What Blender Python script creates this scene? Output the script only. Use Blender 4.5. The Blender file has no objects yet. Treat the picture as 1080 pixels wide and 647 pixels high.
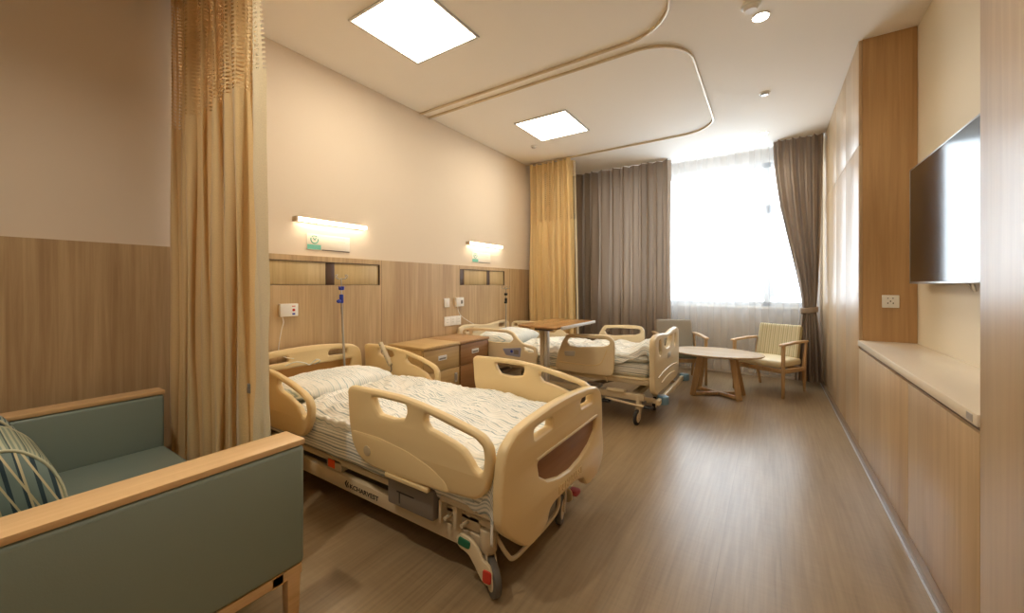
import bpy, bmesh, math, random
from mathutils import Vector, Matrix, noise
random.seed(7)
C = bpy.context.scene.collection
sc = bpy.context.scene
PI = math.pi

# ------------------------------------------------------------------ materials
def lin(c):
    return tuple(((v/255)/12.92 if v/255 <= .04045 else ((v/255+.055)/1.055)**2.4) for v in c)+(1,)
MATS = {}
def nt(name):
    m = bpy.data.materials.new(name); m.use_nodes = True
    t = m.node_tree; b = t.nodes['Principled BSDF']
    MATS[name] = m
    return m, t, b
def plain(name, rgb, rough=.5, metal=0, spec=.5, bump=0, bscale=200, coat=0, var=0, sheen=0):
    m, t, b = nt(name)
    b.inputs['Base Color'].default_value = lin(rgb)
    b.inputs['Roughness'].default_value = rough
    b.inputs['Metallic'].default_value = metal
    b.inputs['Specular IOR Level'].default_value = spec
    b.inputs['Coat Weight'].default_value = coat
    b.inputs['Sheen Weight'].default_value = sheen
    tc = t.nodes.new('ShaderNodeTexCoord')
    n = t.nodes.new('ShaderNodeTexNoise'); n.inputs['Scale'].default_value = bscale; n.inputs['Detail'].default_value = 3
    t.links.new(tc.outputs['Object'], n.inputs['Vector'])
    if var:
        r = t.nodes.new('ShaderNodeMix'); r.data_type = 'RGBA'
        r.inputs[6].default_value = lin(rgb); r.inputs[7].default_value = lin([max(0, v*(1-var)) for v in rgb])
        n2 = t.nodes.new('ShaderNodeTexNoise'); n2.inputs['Scale'].default_value = 6
        t.links.new(tc.outputs['Object'], n2.inputs['Vector'])
        t.links.new(n2.outputs['Fac'], r.inputs[0]); t.links.new(r.outputs[2], b.inputs['Base Color'])
    if bump:
        bp = t.nodes.new('ShaderNodeBump'); bp.inputs['Strength'].default_value = bump; bp.inputs['Distance'].default_value = .002
        t.links.new(n.outputs['Fac'], bp.inputs['Height']); t.links.new(bp.outputs['Normal'], b.inputs['Normal'])
    return m
def wood(name, rgb1, rgb2, axis='z', scale=1., rough=.45, coat=0., spec=.5):
    """streaky grain running along one axis; rgb1 light, rgb2 dark"""
    m, t, b = nt(name)
    tc = t.nodes.new('ShaderNodeTexCoord')
    mp = t.nodes.new('ShaderNodeMapping')
    s = [38*scale]*3; s['xyz'.index(axis)] = 1.3*scale
    mp.inputs['Scale'].default_value = s
    t.links.new(tc.outputs['Object'], mp.inputs['Vector'])
    n = t.nodes.new('ShaderNodeTexNoise'); n.inputs['Scale'].default_value = 1.; n.inputs['Detail'].default_value = 6; n.inputs['Roughness'].default_value = .65
    n.inputs['Distortion'].default_value = .4
    t.links.new(mp.outputs[0], n.inputs['Vector'])
    mp2 = t.nodes.new('ShaderNodeMapping'); s2 = [5*scale]*3; s2['xyz'.index(axis)] = .5*scale
    mp2.inputs['Scale'].default_value = s2
    t.links.new(tc.outputs['Object'], mp2.inputs['Vector'])
    n2 = t.nodes.new('ShaderNodeTexNoise'); n2.inputs['Scale'].default_value = 1.; n2.inputs['Detail'].default_value = 3
    t.links.new(mp2.outputs[0], n2.inputs['Vector'])
    ad = t.nodes.new('ShaderNodeMath'); ad.operation = 'MULTIPLY_ADD'; ad.inputs[1].default_value = .55
    t.links.new(n.outputs['Fac'], ad.inputs[0])
    m2 = t.nodes.new('ShaderNodeMath'); m2.operation = 'MULTIPLY'; m2.inputs[1].default_value = .45
    t.links.new(n2.outputs['Fac'], m2.inputs[0]); t.links.new(m2.outputs[0], ad.inputs[2])
    cr = t.nodes.new('ShaderNodeValToRGB')
    cr.color_ramp.elements[0].position = .36; cr.color_ramp.elements[0].color = lin(rgb2)
    cr.color_ramp.elements[1].position = .62; cr.color_ramp.elements[1].color = lin(rgb1)
    t.links.new(ad.outputs[0], cr.inputs[0]); t.links.new(cr.outputs[0], b.inputs['Base Color'])
    b.inputs['Roughness'].default_value = rough; b.inputs['Coat Weight'].default_value = coat; b.inputs['Coat Roughness'].default_value = .4
    b.inputs['Specular IOR Level'].default_value = spec
    bp = t.nodes.new('ShaderNodeBump'); bp.inputs['Strength'].default_value = .08; bp.inputs['Distance'].default_value = .001
    t.links.new(n.outputs['Fac'], bp.inputs['Height']); t.links.new(bp.outputs['Normal'], b.inputs['Normal'])
    return m
def emit(name, rgb, strength):
    m, t, b = nt(name)
    b.inputs['Base Color'].default_value = (.8, .8, .8, 1)
    b.inputs['Emission Color'].default_value = rgb+(1,)
    b.inputs['Emission Strength'].default_value = strength
    return m
def mth(t, op, a, b=None, c=None):
    n = t.nodes.new('ShaderNodeMath'); n.operation = op
    for i, v in enumerate((a, b, c)):
        if v is None: continue
        if isinstance(v, (int, float)): n.inputs[i].default_value = v
        else: t.links.new(v, n.inputs[i])
    return n.outputs[0]
def curtain_mat(name, rgb, holes=None, translucent=.25, weave=1., pu=.030, pv=.0195):
    m, t, b = nt(name)
    out = t.nodes['Material Output']
    uv = t.nodes.new('ShaderNodeUVMap'); sp = t.nodes.new('ShaderNodeSeparateXYZ')
    t.links.new(uv.outputs[0], sp.inputs[0])
    mp = t.nodes.new('ShaderNodeMapping'); mp.inputs['Scale'].default_value = (400, 160, 1)
    t.links.new(uv.outputs[0], mp.inputs[0])
    n = t.nodes.new('ShaderNodeTexNoise'); n.inputs['Scale'].default_value = 1; n.inputs['Detail'].default_value = 2
    t.links.new(mp.outputs[0], n.inputs['Vector'])
    mx = t.nodes.new('ShaderNodeMix'); mx.data_type = 'RGBA'
    mx.inputs[6].default_value = lin(rgb); mx.inputs[7].default_value = lin([v*.86 for v in rgb])
    t.links.new(n.outputs['Fac'], mx.inputs[0]); t.links.new(mx.outputs[2], b.inputs['Base Color'])
    b.inputs['Roughness'].default_value = .8; b.inputs['Specular IOR Level'].default_value = .2; b.inputs['Sheen Weight'].default_value = .15
    bp = t.nodes.new('ShaderNodeBump'); bp.inputs['Strength'].default_value = .25*weave; bp.inputs['Distance'].default_value = .001
    t.links.new(n.outputs['Fac'], bp.inputs['Height']); t.links.new(bp.outputs['Normal'], b.inputs['Normal'])
    tr = t.nodes.new('ShaderNodeBsdfTranslucent'); t.links.new(mx.outputs[2], tr.inputs['Color'])
    ms = t.nodes.new('ShaderNodeMixShader'); ms.inputs[0].default_value = translucent
    t.links.new(b.outputs[0], ms.inputs[1]); t.links.new(tr.outputs[0], ms.inputs[2])
    last = ms.outputs[0]
    if holes:
        z0, z1 = holes
        fu = mth(t, 'FRACT', mth(t, 'MULTIPLY', sp.outputs[0], 1/pu))
        fv = mth(t, 'FRACT', mth(t, 'MULTIPLY', sp.outputs[1], 1/pv))
        a = mth(t, 'LESS_THAN', fu, .66); c = mth(t, 'LESS_THAN', fv, .56)
        r1 = mth(t, 'GREATER_THAN', sp.outputs[1], z0); r2 = mth(t, 'LESS_THAN', sp.outputs[1], z1)
        h = mth(t, 'MULTIPLY', mth(t, 'MULTIPLY', a, c), mth(t, 'MULTIPLY', r1, r2))
        tp = t.nodes.new('ShaderNodeBsdfTransparent')
        m3 = t.nodes.new('ShaderNodeMixShader')
        t.links.new(h, m3.inputs[0]); t.links.new(last, m3.inputs[1]); t.links.new(tp.outputs[0], m3.inputs[2])
        last = m3.outputs[0]
    t.links.new(last, out.inputs['Surface'])
    return m
def sheer_mat(name):
    m, t, b = nt(name); out = t.nodes['Material Output']
    d = t.nodes.new('ShaderNodeBsdfDiffuse'); d.inputs[0].default_value = (.78, .78, .78, 1)
    tr = t.nodes.new('ShaderNodeBsdfTranslucent'); tr.inputs[0].default_value = (.72, .74, .76, 1)
    tp = t.nodes.new('ShaderNodeBsdfTransparent'); tp.inputs[0].default_value = (1, 1, 1, 1)
    m1 = t.nodes.new('ShaderNodeMixShader'); m1.inputs[0].default_value = .5
    t.links.new(d.outputs[0], m1.inputs[1]); t.links.new(tr.outputs[0], m1.inputs[2])
    m2 = t.nodes.new('ShaderNodeMixShader'); m2.inputs[0].default_value = .60
    t.links.new(m1.outputs[0], m2.inputs[1]); t.links.new(tp.outputs[0], m2.inputs[2])
    t.links.new(m2.outputs[0], out.inputs['Surface'])
    return m
def striped(name, base, lines, period=.02, width=.28, warp=.006, rough=.85, patch=0.):
    """fine lines across UV v, base cloth, several line colours; patches fade in/out"""
    m, t, b = nt(name)
    uv = t.nodes.new('ShaderNodeUVMap')
    nz = t.nodes.new('ShaderNodeTexNoise'); nz.inputs['Scale'].default_value = 7; nz.inputs['Detail'].default_value = 2
    t.links.new(uv.outputs[0], nz.inputs['Vector'])
    sp = t.nodes.new('ShaderNodeSeparateXYZ'); t.links.new(uv.outputs[0], sp.inputs[0])
    v = mth(t, 'ADD', sp.outputs[1], mth(t, 'MULTIPLY', nz.outputs['Fac'], warp*4))
    col = None
    prev = lin(base)
    node_prev = None
    for i, (rgb, per, wd) in enumerate(lines):
        f = mth(t, 'FRACT', mth(t, 'MULTIPLY', mth(t, 'ADD', v, .003*i), 1/per))
        k = mth(t, 'LESS_THAN', f, wd)
        if patch:
            n3 = t.nodes.new('ShaderNodeTexNoise'); n3.inputs['Scale'].default_value = 4+2*i; n3.noise_dimensions = '4D'; n3.inputs['W'].default_value = i*7
            t.links.new(uv.outputs[0], n3.inputs['Vector'])
            mr = t.nodes.new('ShaderNodeMapRange'); mr.inputs[1].default_value = .38; mr.inputs[2].default_value = .6; mr.inputs[3].default_value = 1-patch; mr.inputs[4].default_value = 1
            t.links.new(n3.outputs['Fac'], mr.inputs[0])
            k = mth(t, 'MULTIPLY', k, mr.outputs[0])
        mx = t.nodes.new('ShaderNodeMix'); mx.data_type = 'RGBA'
        if node_prev is None: mx.inputs[6].default_value = lin(base)
        else: t.links.new(node_prev, mx.inputs[6])
        mx.inputs[7].default_value = lin(rgb)
        t.links.new(k, mx.inputs[0]); node_prev = mx.outputs[2]
    t.links.new(node_prev, b.inputs['Base Color'])
    b.inputs['Roughness'].default_value = rough; b.inputs['Specular IOR Level'].default_value = .2
    n = t.nodes.new('ShaderNodeTexNoise'); n.inputs['Scale'].default_value = 60; n.inputs['Detail'].default_value = 3
    t.links.new(uv.outputs[0], n.inputs['Vector'])
    bp = t.nodes.new('ShaderNodeBump'); bp.inputs['Strength'].default_value = .35; bp.inputs['Distance'].default_value = .004
    t.links.new(n.outputs['Fac'], bp.inputs['Height']); t.links.new(bp.outputs['Normal'], b.inputs['Normal'])
    return m
def zigzag_mat(name):
    m, t, b = nt(name)
    tc = t.nodes.new('ShaderNodeTexCoord'); sp = t.nodes.new('ShaderNodeSeparateXYZ'); t.links.new(tc.outputs['Object'], sp.inputs[0])
    # slanting lines: y + k*triangle(z)
    tri = mth(t, 'PINGPONG', mth(t, 'ADD', sp.outputs[1], mth(t, 'MULTIPLY', sp.outputs[2], .42)), .021)
    tri2 = mth(t, 'PINGPONG', mth(t, 'ADD', sp.outputs[1], mth(t, 'MULTIPLY', sp.outputs[2], .20)), .034)
    k1 = mth(t, 'LESS_THAN', tri, .003); k2 = mth(t, 'LESS_THAN', tri2, .003)
    k3 = mth(t, 'LESS_THAN', mth(t, 'PINGPONG', mth(t, 'ADD', sp.outputs[1], mth(t, 'MULTIPLY', sp.outputs[2], .18)), .016), .005)
    mx = t.nodes.new('ShaderNodeMix'); mx.data_type = 'RGBA'
    mx.inputs[6].default_value = lin((136, 154, 148)); mx.inputs[7].default_value = lin((58, 78, 88)); t.links.new(k3, mx.inputs[0])
    mb = t.nodes.new('ShaderNodeMix'); mb.data_type = 'RGBA'
    t.links.new(mx.outputs[2], mb.inputs[6]); mb.inputs[7].default_value = lin((226, 214, 176))
    t.links.new(mth(t, 'MAXIMUM', k1, k2), mb.inputs[0])
    t.links.new(mb.outputs[2], b.inputs['Base Color']); b.inputs['Roughness'].default_value = .9
    return m

M_wall = plain('wall_paint', (230, 216, 196), .75, bump=.06, bscale=350, spec=.3)
M_wallb = plain('wall_paint_back', (214, 204, 192), .8, spec=.2)
M_wallr = plain('wall_paint_niche', (232, 222, 200), .6, spec=.3)
M_ceil = plain('ceiling_paint', (247, 243, 236), .85, spec=.2)
M_panel = wood('wainscot_wood', (204, 177, 136), (168, 139, 102), 'z', 1.)
M_panel2 = wood('sliding_panel_wood', (208, 184, 134), (184, 156, 108), 'z', 1.2)
M_lam = wood('laminate_wood', (208, 182, 144), (182, 152, 114), 'z', .8, rough=.36, coat=.3)
M_lam2 = wood('niche_side_wood', (198, 160, 112), (168, 130, 84), 'z', .8, rough=.45)
M_floor = None
M_dark = plain('dark_bronze', (92, 72, 60), .35, metal=.3)
M_skirt = plain('skirting', (128, 105, 80), .35)
M_cream = plain('bed_plastic', (230, 206, 156), .38, spec=.5)
M_cream2 = plain('bed_plastic_pale', (224, 207, 172), .38, spec=.5)
M_frame = plain('bed_frame_paint', (206, 190, 160), .4)
M_greyp = plain('grey_plastic', (128, 120, 112), .5)
M_badge = plain('rail_badge_paint', (190, 176, 148), .3)
M_metal = plain('steel', (190, 188, 184), .3, metal=.9)
M_alu = plain('aluminium', (205, 203, 200), .35, metal=.6)
M_rubber = plain('rubber', (36, 34, 34), .6)
M_tyre = plain('grey_tyre', (96, 92, 86), .55)
M_orange = plain('orange_red', (240, 92, 34), .5)
M_red = plain('red_pedal', (205, 62, 44), .45)
M_green = plain('green_pedal', (22, 104, 72), .45)
M_pink = plain('pink_pedal', (206, 90, 96), .5)
M_blue = plain('blue_knob', (40, 62, 168), .4)
M_bump = plain('blue_bumper', (120, 158, 186), .35)
M_white = plain('white_plastic', (238, 236, 230), .4)
M_whitef = plain('window_frame_paint', (225, 228, 230), .4)
M_black = plain('black_plastic', (22, 22, 24), .35)
M_vinyl = plain('green_vinyl', (134, 148, 138), .42, spec=.5, bump=.12, bscale=260)
M_arm = wood('sofa_wood', (226, 190, 142), (206, 168, 118), 'y', 1., rough=.4)
M_beech = wood('beech', (200, 168, 126), (176, 142, 100), 'z', 1.4, rough=.45)
M_tabtop = wood('table_top_wood', (216, 198, 174), (198, 178, 150), 'x', 1., rough=.22)
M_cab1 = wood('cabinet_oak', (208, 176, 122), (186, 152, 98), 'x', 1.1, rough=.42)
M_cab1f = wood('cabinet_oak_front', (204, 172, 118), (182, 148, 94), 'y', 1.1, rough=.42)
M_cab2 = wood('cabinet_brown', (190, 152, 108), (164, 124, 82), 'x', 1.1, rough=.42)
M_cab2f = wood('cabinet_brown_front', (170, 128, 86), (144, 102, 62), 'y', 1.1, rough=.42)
M_inlay = wood('foot_inlay', (158, 114, 80), (138, 94, 62), 'y', 1., rough=.45)
M_inlayh = wood('head_inlay', (196, 148, 84), (178, 130, 68), 'y', 1., rough=.45)
M_over = wood('overbed_top', (182, 138, 88), (154, 112, 68), 'y', 1., rough=.25)
M_stone = plain('ledge_stone', (242, 232, 214), .25, spec=.5)
M_drape = curtain_mat('drape_cloth', (178, 160, 142), translucent=.12)
M_yell = curtain_mat('privacy_cloth', (248, 216, 160), holes=(2.11, 2.83), translucent=.12)
M_yell2 = curtain_mat('privacy_cloth_far', (248, 218, 158), holes=(2.11, 2.83), translucent=.12, pu=.05, pv=.030)
M_yellback = curtain_mat('privacy_cloth_pale', (244, 226, 188), holes=(2.11, 2.9), translucent=.12)
M_sheer = sheer_mat('sheer_cloth')
M_quilt = striped('quilt_cloth', (246, 245, 238), [((200, 208, 206), .015, .42), ((152, 172, 178), .045, .12)], warp=.002, patch=.85)
M_sheet = striped('sheet_cloth', (240, 238, 230), [((182, 187, 184), .016, .42), ((146, 158, 162), .048, .12)], warp=.003, patch=.25)
M_pillow = striped('pillow_cloth', (244, 245, 240), [((198, 212, 214), .016, .35), ((178, 200, 206), .048, .12)], warp=.004, patch=.9)
M_cush = striped('cushion_stripe', (196, 200, 172), [((150, 164, 146), .016, .5), ((88, 104, 100), .048, .09)], warp=.001)
M_cush2 = striped('cushion_stripe_blue', (190, 204, 196), [((104, 130, 136), .02, .4), ((62, 84, 94), .06, .12)], warp=.001)
M_zig = zigzag_mat('cushion_zigzag')
M_chg = plain('chair_grey_cloth', (158, 152, 142), .9, bump=.3, bscale=500, spec=.15)
M_chy = striped('chair_stripe_cloth', (214, 207, 182), [((190, 180, 140), .022, .4), ((172, 166, 132), .044, .14)], warp=.001)
M_chs = plain('chair_cream_vinyl', (228, 214, 178), .5, bump=.1)
M_teal = plain('teal_print', (120, 196, 178), .5)
M_tealp = plain('teal_print_pale', (190, 222, 208), .5)
M_sign = plain('sign_acrylic', (240, 232, 216), .3)
M_seam = plain('seam', (96, 76, 56), .7)
M_lamp = emit('lamp_panel', (1, .87, .69), 9)
M_tube = emit('wall_lamp_tube', (1, .84, .62), 11)
M_spot = emit('downlight_disc', (1, .9, .74), 22)

def floor_mat():
    m, t, b = nt('floor_vinyl')
    tc = t.nodes.new('ShaderNodeTexCoord')
    def nz(sc_, det=5):
        mp = t.nodes.new('ShaderNodeMapping'); mp.inputs['Scale'].default_value = sc_
        t.links.new(tc.outputs['Object'], mp.inputs[0])
        n = t.nodes.new('ShaderNodeTexNoise'); n.inputs['Scale'].default_value = 1; n.inputs['Detail'].default_value = det; n.inputs['Roughness'].default_value = .6
        t.links.new(mp.outputs[0], n.inputs['Vector']); return n.outputs['Fac']
    a = nz((60, 2.4, 1)); c = nz((7, .8, 1), 3); e = nz((6, 60, 1), 2)
    s = mth(t, 'ADD', mth(t, 'MULTIPLY', a, .5), mth(t, 'ADD', mth(t, 'MULTIPLY', c, .38), mth(t, 'MULTIPLY', e, .12)))
    cr = t.nodes.new('ShaderNodeValToRGB')
    cr.color_ramp.elements[0].position = .20; cr.color_ramp.elements[0].color = lin((112, 90, 64))
    cr.color_ramp.elements[1].position = .80; cr.color_ramp.elements[1].color = lin((172, 150, 116))
    t.links.new(s, cr.inputs[0])
    # plank seams
    sp = t.nodes.new('ShaderNodeSeparateXYZ'); t.links.new(tc.outputs['Object'], sp.inputs[0])
    f = mth(t, 'FRACT', mth(t, 'MULTIPLY', sp.outputs[0], 1/.9)); k = mth(t, 'MULTIPLY', mth(t, 'LESS_THAN', f, .003), .35)
    mx = t.nodes.new('ShaderNodeMix'); mx.data_type = 'RGBA'; t.links.new(k, mx.inputs[0]); t.links.new(cr.outputs[0], mx.inputs[6]); mx.inputs[7].default_value = lin((90, 66, 44))
    t.links.new(mx.outputs[2], b.inputs['Base Color'])
    b.inputs['Roughness'].default_value = .30
    b.inputs['Specular IOR Level'].default_value = .5
    return m
M_floor = floor_mat()
def glass_mat():
    m, t, b = nt('window_glass'); out = t.nodes['Material Output']
    g = t.nodes.new('ShaderNodeBsdfGlossy'); g.inputs['Roughness'].default_value = .02
    tp = t.nodes.new('ShaderNodeBsdfTransparent'); ms = t.nodes.new('ShaderNodeMixShader'); ms.inputs[0].default_value = .06
    t.links.new(tp.outputs[0], ms.inputs[1]); t.links.new(g.outputs[0], ms.inputs[2]); t.links.new(ms.outputs[0], out.inputs['Surface'])
    return m
M_glass = glass_mat()
M_screen = plain('tv_screen', (14, 15, 18), .10, spec=.7)

# ------------------------------------------------------------------ helpers
OFF = {}
def finish(me, smooth=30):
    if smooth:
        me.shade_smooth()
        try: me.set_sharp_from_angle(angle=math.radians(smooth))
        except Exception: pass
def obj(name, geo, mat, parent=None, smooth=30):
    """geo: BMesh or Mesh in WORLD (or thing-local) coordinates"""
    if isinstance(geo, bmesh.types.BMesh):
        me = bpy.data.meshes.new(name); geo.normal_update(); geo.to_mesh(me); geo.free()
    else: me = geo
    if parent is not None: off = OFF[parent.name]
    else:
        xs = [v.co.x for v in me.vertices]; ys = [v.co.y for v in me.vertices]; zs = [v.co.z for v in me.vertices]
        off = Vector(((min(xs)+max(xs))/2, (min(ys)+max(ys))/2, min(zs)))
    me.transform(Matrix.Translation(-off))
    me.materials.clear()
    for mm in (mat if isinstance(mat, (list, tuple)) else [mat]): me.materials.append(mm)
    finish(me, smooth)
    o = bpy.data.objects.new(name, me); C.objects.link(o)
    OFF[o.name] = off
    if parent is not None: o.parent = parent
    else: o.location = off
    return o
def tag(o, label=None, cat=None, group=None, kind=None):
    if label: o['label'] = label
    if cat: o['category'] = cat
    if group: o['group'] = group
    if kind: o['kind'] = kind
    return o
def thing(name, loc, label, cat, group=None):
    o = bpy.data.objects.new(name, None); C.objects.link(o); o.location = loc; o.empty_display_size = .1
    OFF[o.name] = Vector(loc)
    return tag(o, label, cat, group)
def struct(name, geo, mat, **k):
    o = obj(name, geo, mat, **k); o['kind'] = 'structure'; return o
def bx(x0, x1, y0, y1, z0, z1, bev=0, seg=2, bm=None):
    b = bmesh.new()
    bmesh.ops.create_cube(b, size=1)
    for v in b.verts:
        v.co = Vector(((x0+x1)/2+v.co.x*(x1-x0), (y0+y1)/2+v.co.y*(y1-y0), (z0+z1)/2+v.co.z*(z1-z0)))
    if bev:
        bmesh.ops.bevel(b, geom=b.edges[:], offset=min(bev, .49*min(x1-x0, y1-y0, z1-z0)), segments=seg, profile=.5, affect='EDGES')
    return merge(bm, b)
def merge(bm, b):
    if bm is None: return b
    me = bpy.data.meshes.new('t'); b.to_mesh(me); b.free(); bm.from_mesh(me); bpy.data.meshes.remove(me)
    return bm
def cyl(p0, p1, r0, r1=None, seg=24, bm=None, bev=0):
    b = bmesh.new(); p0 = Vector(p0); p1 = Vector(p1); d = p1-p0
    bmesh.ops.create_cone(b, cap_ends=True, segments=seg, radius1=r0, radius2=r0 if r1 is None else r1, depth=d.length)
    if bev:
        es = [e for e in b.edges if len(e.link_faces) == 2 and any(len(f.verts) > 4 for f in e.link_faces)]
        bmesh.ops.bevel(b, geom=es, offset=bev, segments=2, profile=.5, affect='EDGES')
    q = Vector((0, 0, 1)).rotation_difference(d.normalized())
    b.transform(Matrix.Translation((p0+p1)/2) @ q.to_matrix().to_4x4())
    return merge(bm, b)
def bar(p0, p1, w, h, bev=.003, up=(0, 0, 1), bm=None, taper=1.):
    """rectangular bar between two points, w sideways, h along 'up'"""
    p0 = Vector(p0); p1 = Vector(p1); d = (p1-p0); L = d.length; d.normalize()
    s = d.cross(Vector(up)); s = s.normalized() if s.length > 1e-4 else Vector((1, 0, 0)); u = s.cross(d)
    b = bmesh.new(); bmesh.ops.create_cube(b, size=1)
    if bev:
        for v in b.verts: v.co = Vector((v.co.x*w, v.co.y*L, v.co.z*h))
        if taper != 1:
            for v in b.verts:
                if v.co.y > 0: v.co.x *= taper; v.co.z *= taper
        bmesh.ops.bevel(b, geom=b.edges[:], offset=bev, segments=2, profile=.5, affect='EDGES')
    mat = Matrix((s, d, u)).transposed().to_4x4(); mat.translation = (p0+p1)/2
    b.transform(mat)
    return merge(bm, b)
def from_curve(cu):
    o = bpy.data.objects.new('tmp', cu); C.objects.link(o)
    dg = bpy.context.evaluated_depsgraph_get(); dg.update()
    me = bpy.data.meshes.new_from_object(o.evaluated_get(dg))
    bpy.data.objects.remove(o); bpy.data.curves.remove(cu)
    return me
def to_bm(me, bm=None):
    b = bm or bmesh.new(); b.from_mesh(me); bpy.data.meshes.remove(me); return b
def smooth_path(pts, n=8, closed=False):
    P = [Vector(p) for p in pts]; out = []
    N = len(P); rng = range(N if closed else N-1)
    for i in rng:
        p0 = P[(i-1) % N] if closed or i > 0 else P[0]; p1 = P[i]; p2 = P[(i+1) % N]
        p3 = P[(i+2) % N] if closed or i+2 < N else P[-1]
        for k in range(n):
            t = k/n
            out.append(.5*((2*p1)+(-p0+p2)*t+(2*p0-5*p1+4*p2-p3)*t*t+(-p0+3*p1-3*p2+p3)*t**3))
    if not closed: out.append(P[-1])
    return out
def tube(pts, r, smooth=True, n=8, closed=False, bm=None, res=4):
    cu = bpy.data.curves.new('c', 'CURVE'); cu.dimensions = '3D'; cu.bevel_depth = r; cu.bevel_resolution = res; cu.use_fill_caps = True
    P = smooth_path(pts, n, closed) if smooth else [Vector(p) for p in pts]
    s = cu.splines.new('POLY'); s.points.add(len(P)-1); s.use_cyclic_u = closed
    for q, p in zip(s.points, P): q.co = (*p, 1)
    return to_bm(from_curve(cu), bm)
def rounded(poly, r, n=5):
    """polygon with (a,b[,r]) -> corners rounded"""
    out = []; N = len(poly)
    for i in range(N):
        p = Vector(poly[i][:2]); rr = poly[i][2] if len(poly[i]) > 2 else r
        a = Vector(poly[i-1][:2])-p; c = Vector(poly[(i+1) % N][:2])-p
        d = min(rr, a.length*.45, c.length*.45)
        pa = p+a.normalized()*d; pc = p+c.normalized()*d
        for k in range(n+1):
            t = k/n; out.append((1-t)**2*pa+2*t*(1-t)*p+t*t*pc)
    return out
def plate(outer, holes, plane, pos, th, bev=.008, r=.02, rh=.015):
    """rounded extruded plate; plane 'xz' (pos=y), 'yz' (pos=x), 'xy' (pos=z); pos = centre of thickness"""
    cu = bpy.data.curves.new('c', 'CURVE'); cu.dimensions = '2D'; cu.fill_mode = 'BOTH'
    cu.extrude = max(th/2-bev, .0005); cu.bevel_depth = bev; cu.bevel_resolution = 2; cu.offset = -bev
    for i, pl in enumerate([outer]+list(holes)):
        P = rounded(pl, r if i == 0 else rh)
        area = sum(P[k].x*P[(k+1) % len(P)].y-P[(k+1) % len(P)].x*P[k].y for k in range(len(P)))
        if (area > 0) != (i == 0): P = P[::-1]     # holes wind the other way
        s = cu.splines.new('POLY'); s.points.add(len(P)-1); s.use_cyclic_u = True
        for q, p in zip(s.points, P): q.co = (p.x, p.y, 0, 1)
    b = to_bm(from_curve(cu))
    bmesh.ops.remove_doubles(b, verts=b.verts[:], dist=1e-5)
    if plane == 'xz': b.transform(Matrix(((1, 0, 0, 0), (0, 0, 1, pos), (0, 1, 0, 0), (0, 0, 0, 1))))
    elif plane == 'yz': b.transform(Matrix(((0, 0, 1, pos), (1, 0, 0, 0), (0, 1, 0, 0), (0, 0, 0, 1))))
    else: b.transform(Matrix.Translation((0, 0, pos)))
    bmesh.ops.recalc_face_normals(b, faces=b.faces[:])
    return b
def sphere(c, r, scale=(1, 1, 1), bm=None, seg=20):
    b = bmesh.new(); bmesh.ops.create_uvsphere(b, u_segments=seg, v_segments=seg//2, radius=r)
    for v in b.verts: v.co = Vector((v.co.x*scale[0]+c[0], v.co.y*scale[1]+c[1], v.co.z*scale[2]+c[2]))
    return merge(bm, b)
def grid(nu, nv, fn, closed_u=False):
    """fn(u,v)->(co, (uvx,uvy))"""
    b = bmesh.new(); uvl = b.loops.layers.uv.new('UVMap'); V = []; UV = {}
    for j in range(nv+1):
        row = []
        for i in range(nu+1):
            co, uv = fn(i/nu, j/nv); v = b.verts.new(co); UV[v] = uv; row.append(v)
        V.append(row)
    for j in range(nv):
        for i in range(nu):
            f = b.faces.new((V[j][i], V[j][i+1], V[j+1][i+1], V[j+1][i]))
            for l in f.loops: l[uvl].uv = UV[l.vert]
    return b
def solid(o, th, off=-1):
    m = o.modifiers.new('s', 'SOLIDIFY'); m.thickness = th; m.offset = off; return o
def text_mesh(s, size, ext=.001):
    cu = bpy.data.curves.new('t', 'FONT'); cu.body = s; cu.size = size; cu.extrude = ext; cu.resolution_u = 3; cu.offset = size*.02
    return to_bm(from_curve(cu))
def fbm(x, y, z=0, oct_=3):
    return noise.fractal(Vector((x, y, z)), 1., 2., oct_, noise_basis='PERLIN_ORIGINAL')
def sstep(a, b, x):
    t = max(0, min(1, (x-a)/(b-a))); return t*t*(3-2*t)

XL, XR, YW, H = -3.02, .54, 6.12, 2.98
YB = -1.9
XN = .846       # niche back

# ------------------------------------------------------------------ room
struct('floor', bx(XL-.15, XN+.15, YB-.15, YW+.25, -.12, 0), M_floor)
struct('ceiling', bx(XL-.15, XN+.15, YB-.15, YW+.25, H, H+.12), M_ceil)
struct('wall_left', bx(XL-.15, XL, YB-.15, YW+.25, 0, H), M_wall)
struct('wall_right', bx(XN, XN+.15, YB-.15, YW+.25, 0, H), M_wallr)
struct('wall_behind', bx(XL, XN, YB-.15, YB, 0, H), M_wallb)
# window wall, opening x -2.35..0.50, z .92..2.80
WX0, WX1, WZ0, WZ1 = -2.35, .47, .92, 2.82
b = bx(XL, WX0, YW, YW+.22, 0, H); bx(WX1, XN, YW, YW+.22, 0, H, bm=b)
bx(WX0, WX1, YW, YW+.22, 0, WZ0, bm=b); bx(WX0, WX1, YW, YW+.22, WZ1, H, bm=b)
struct('wall_back', b, M_wallb)
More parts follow.
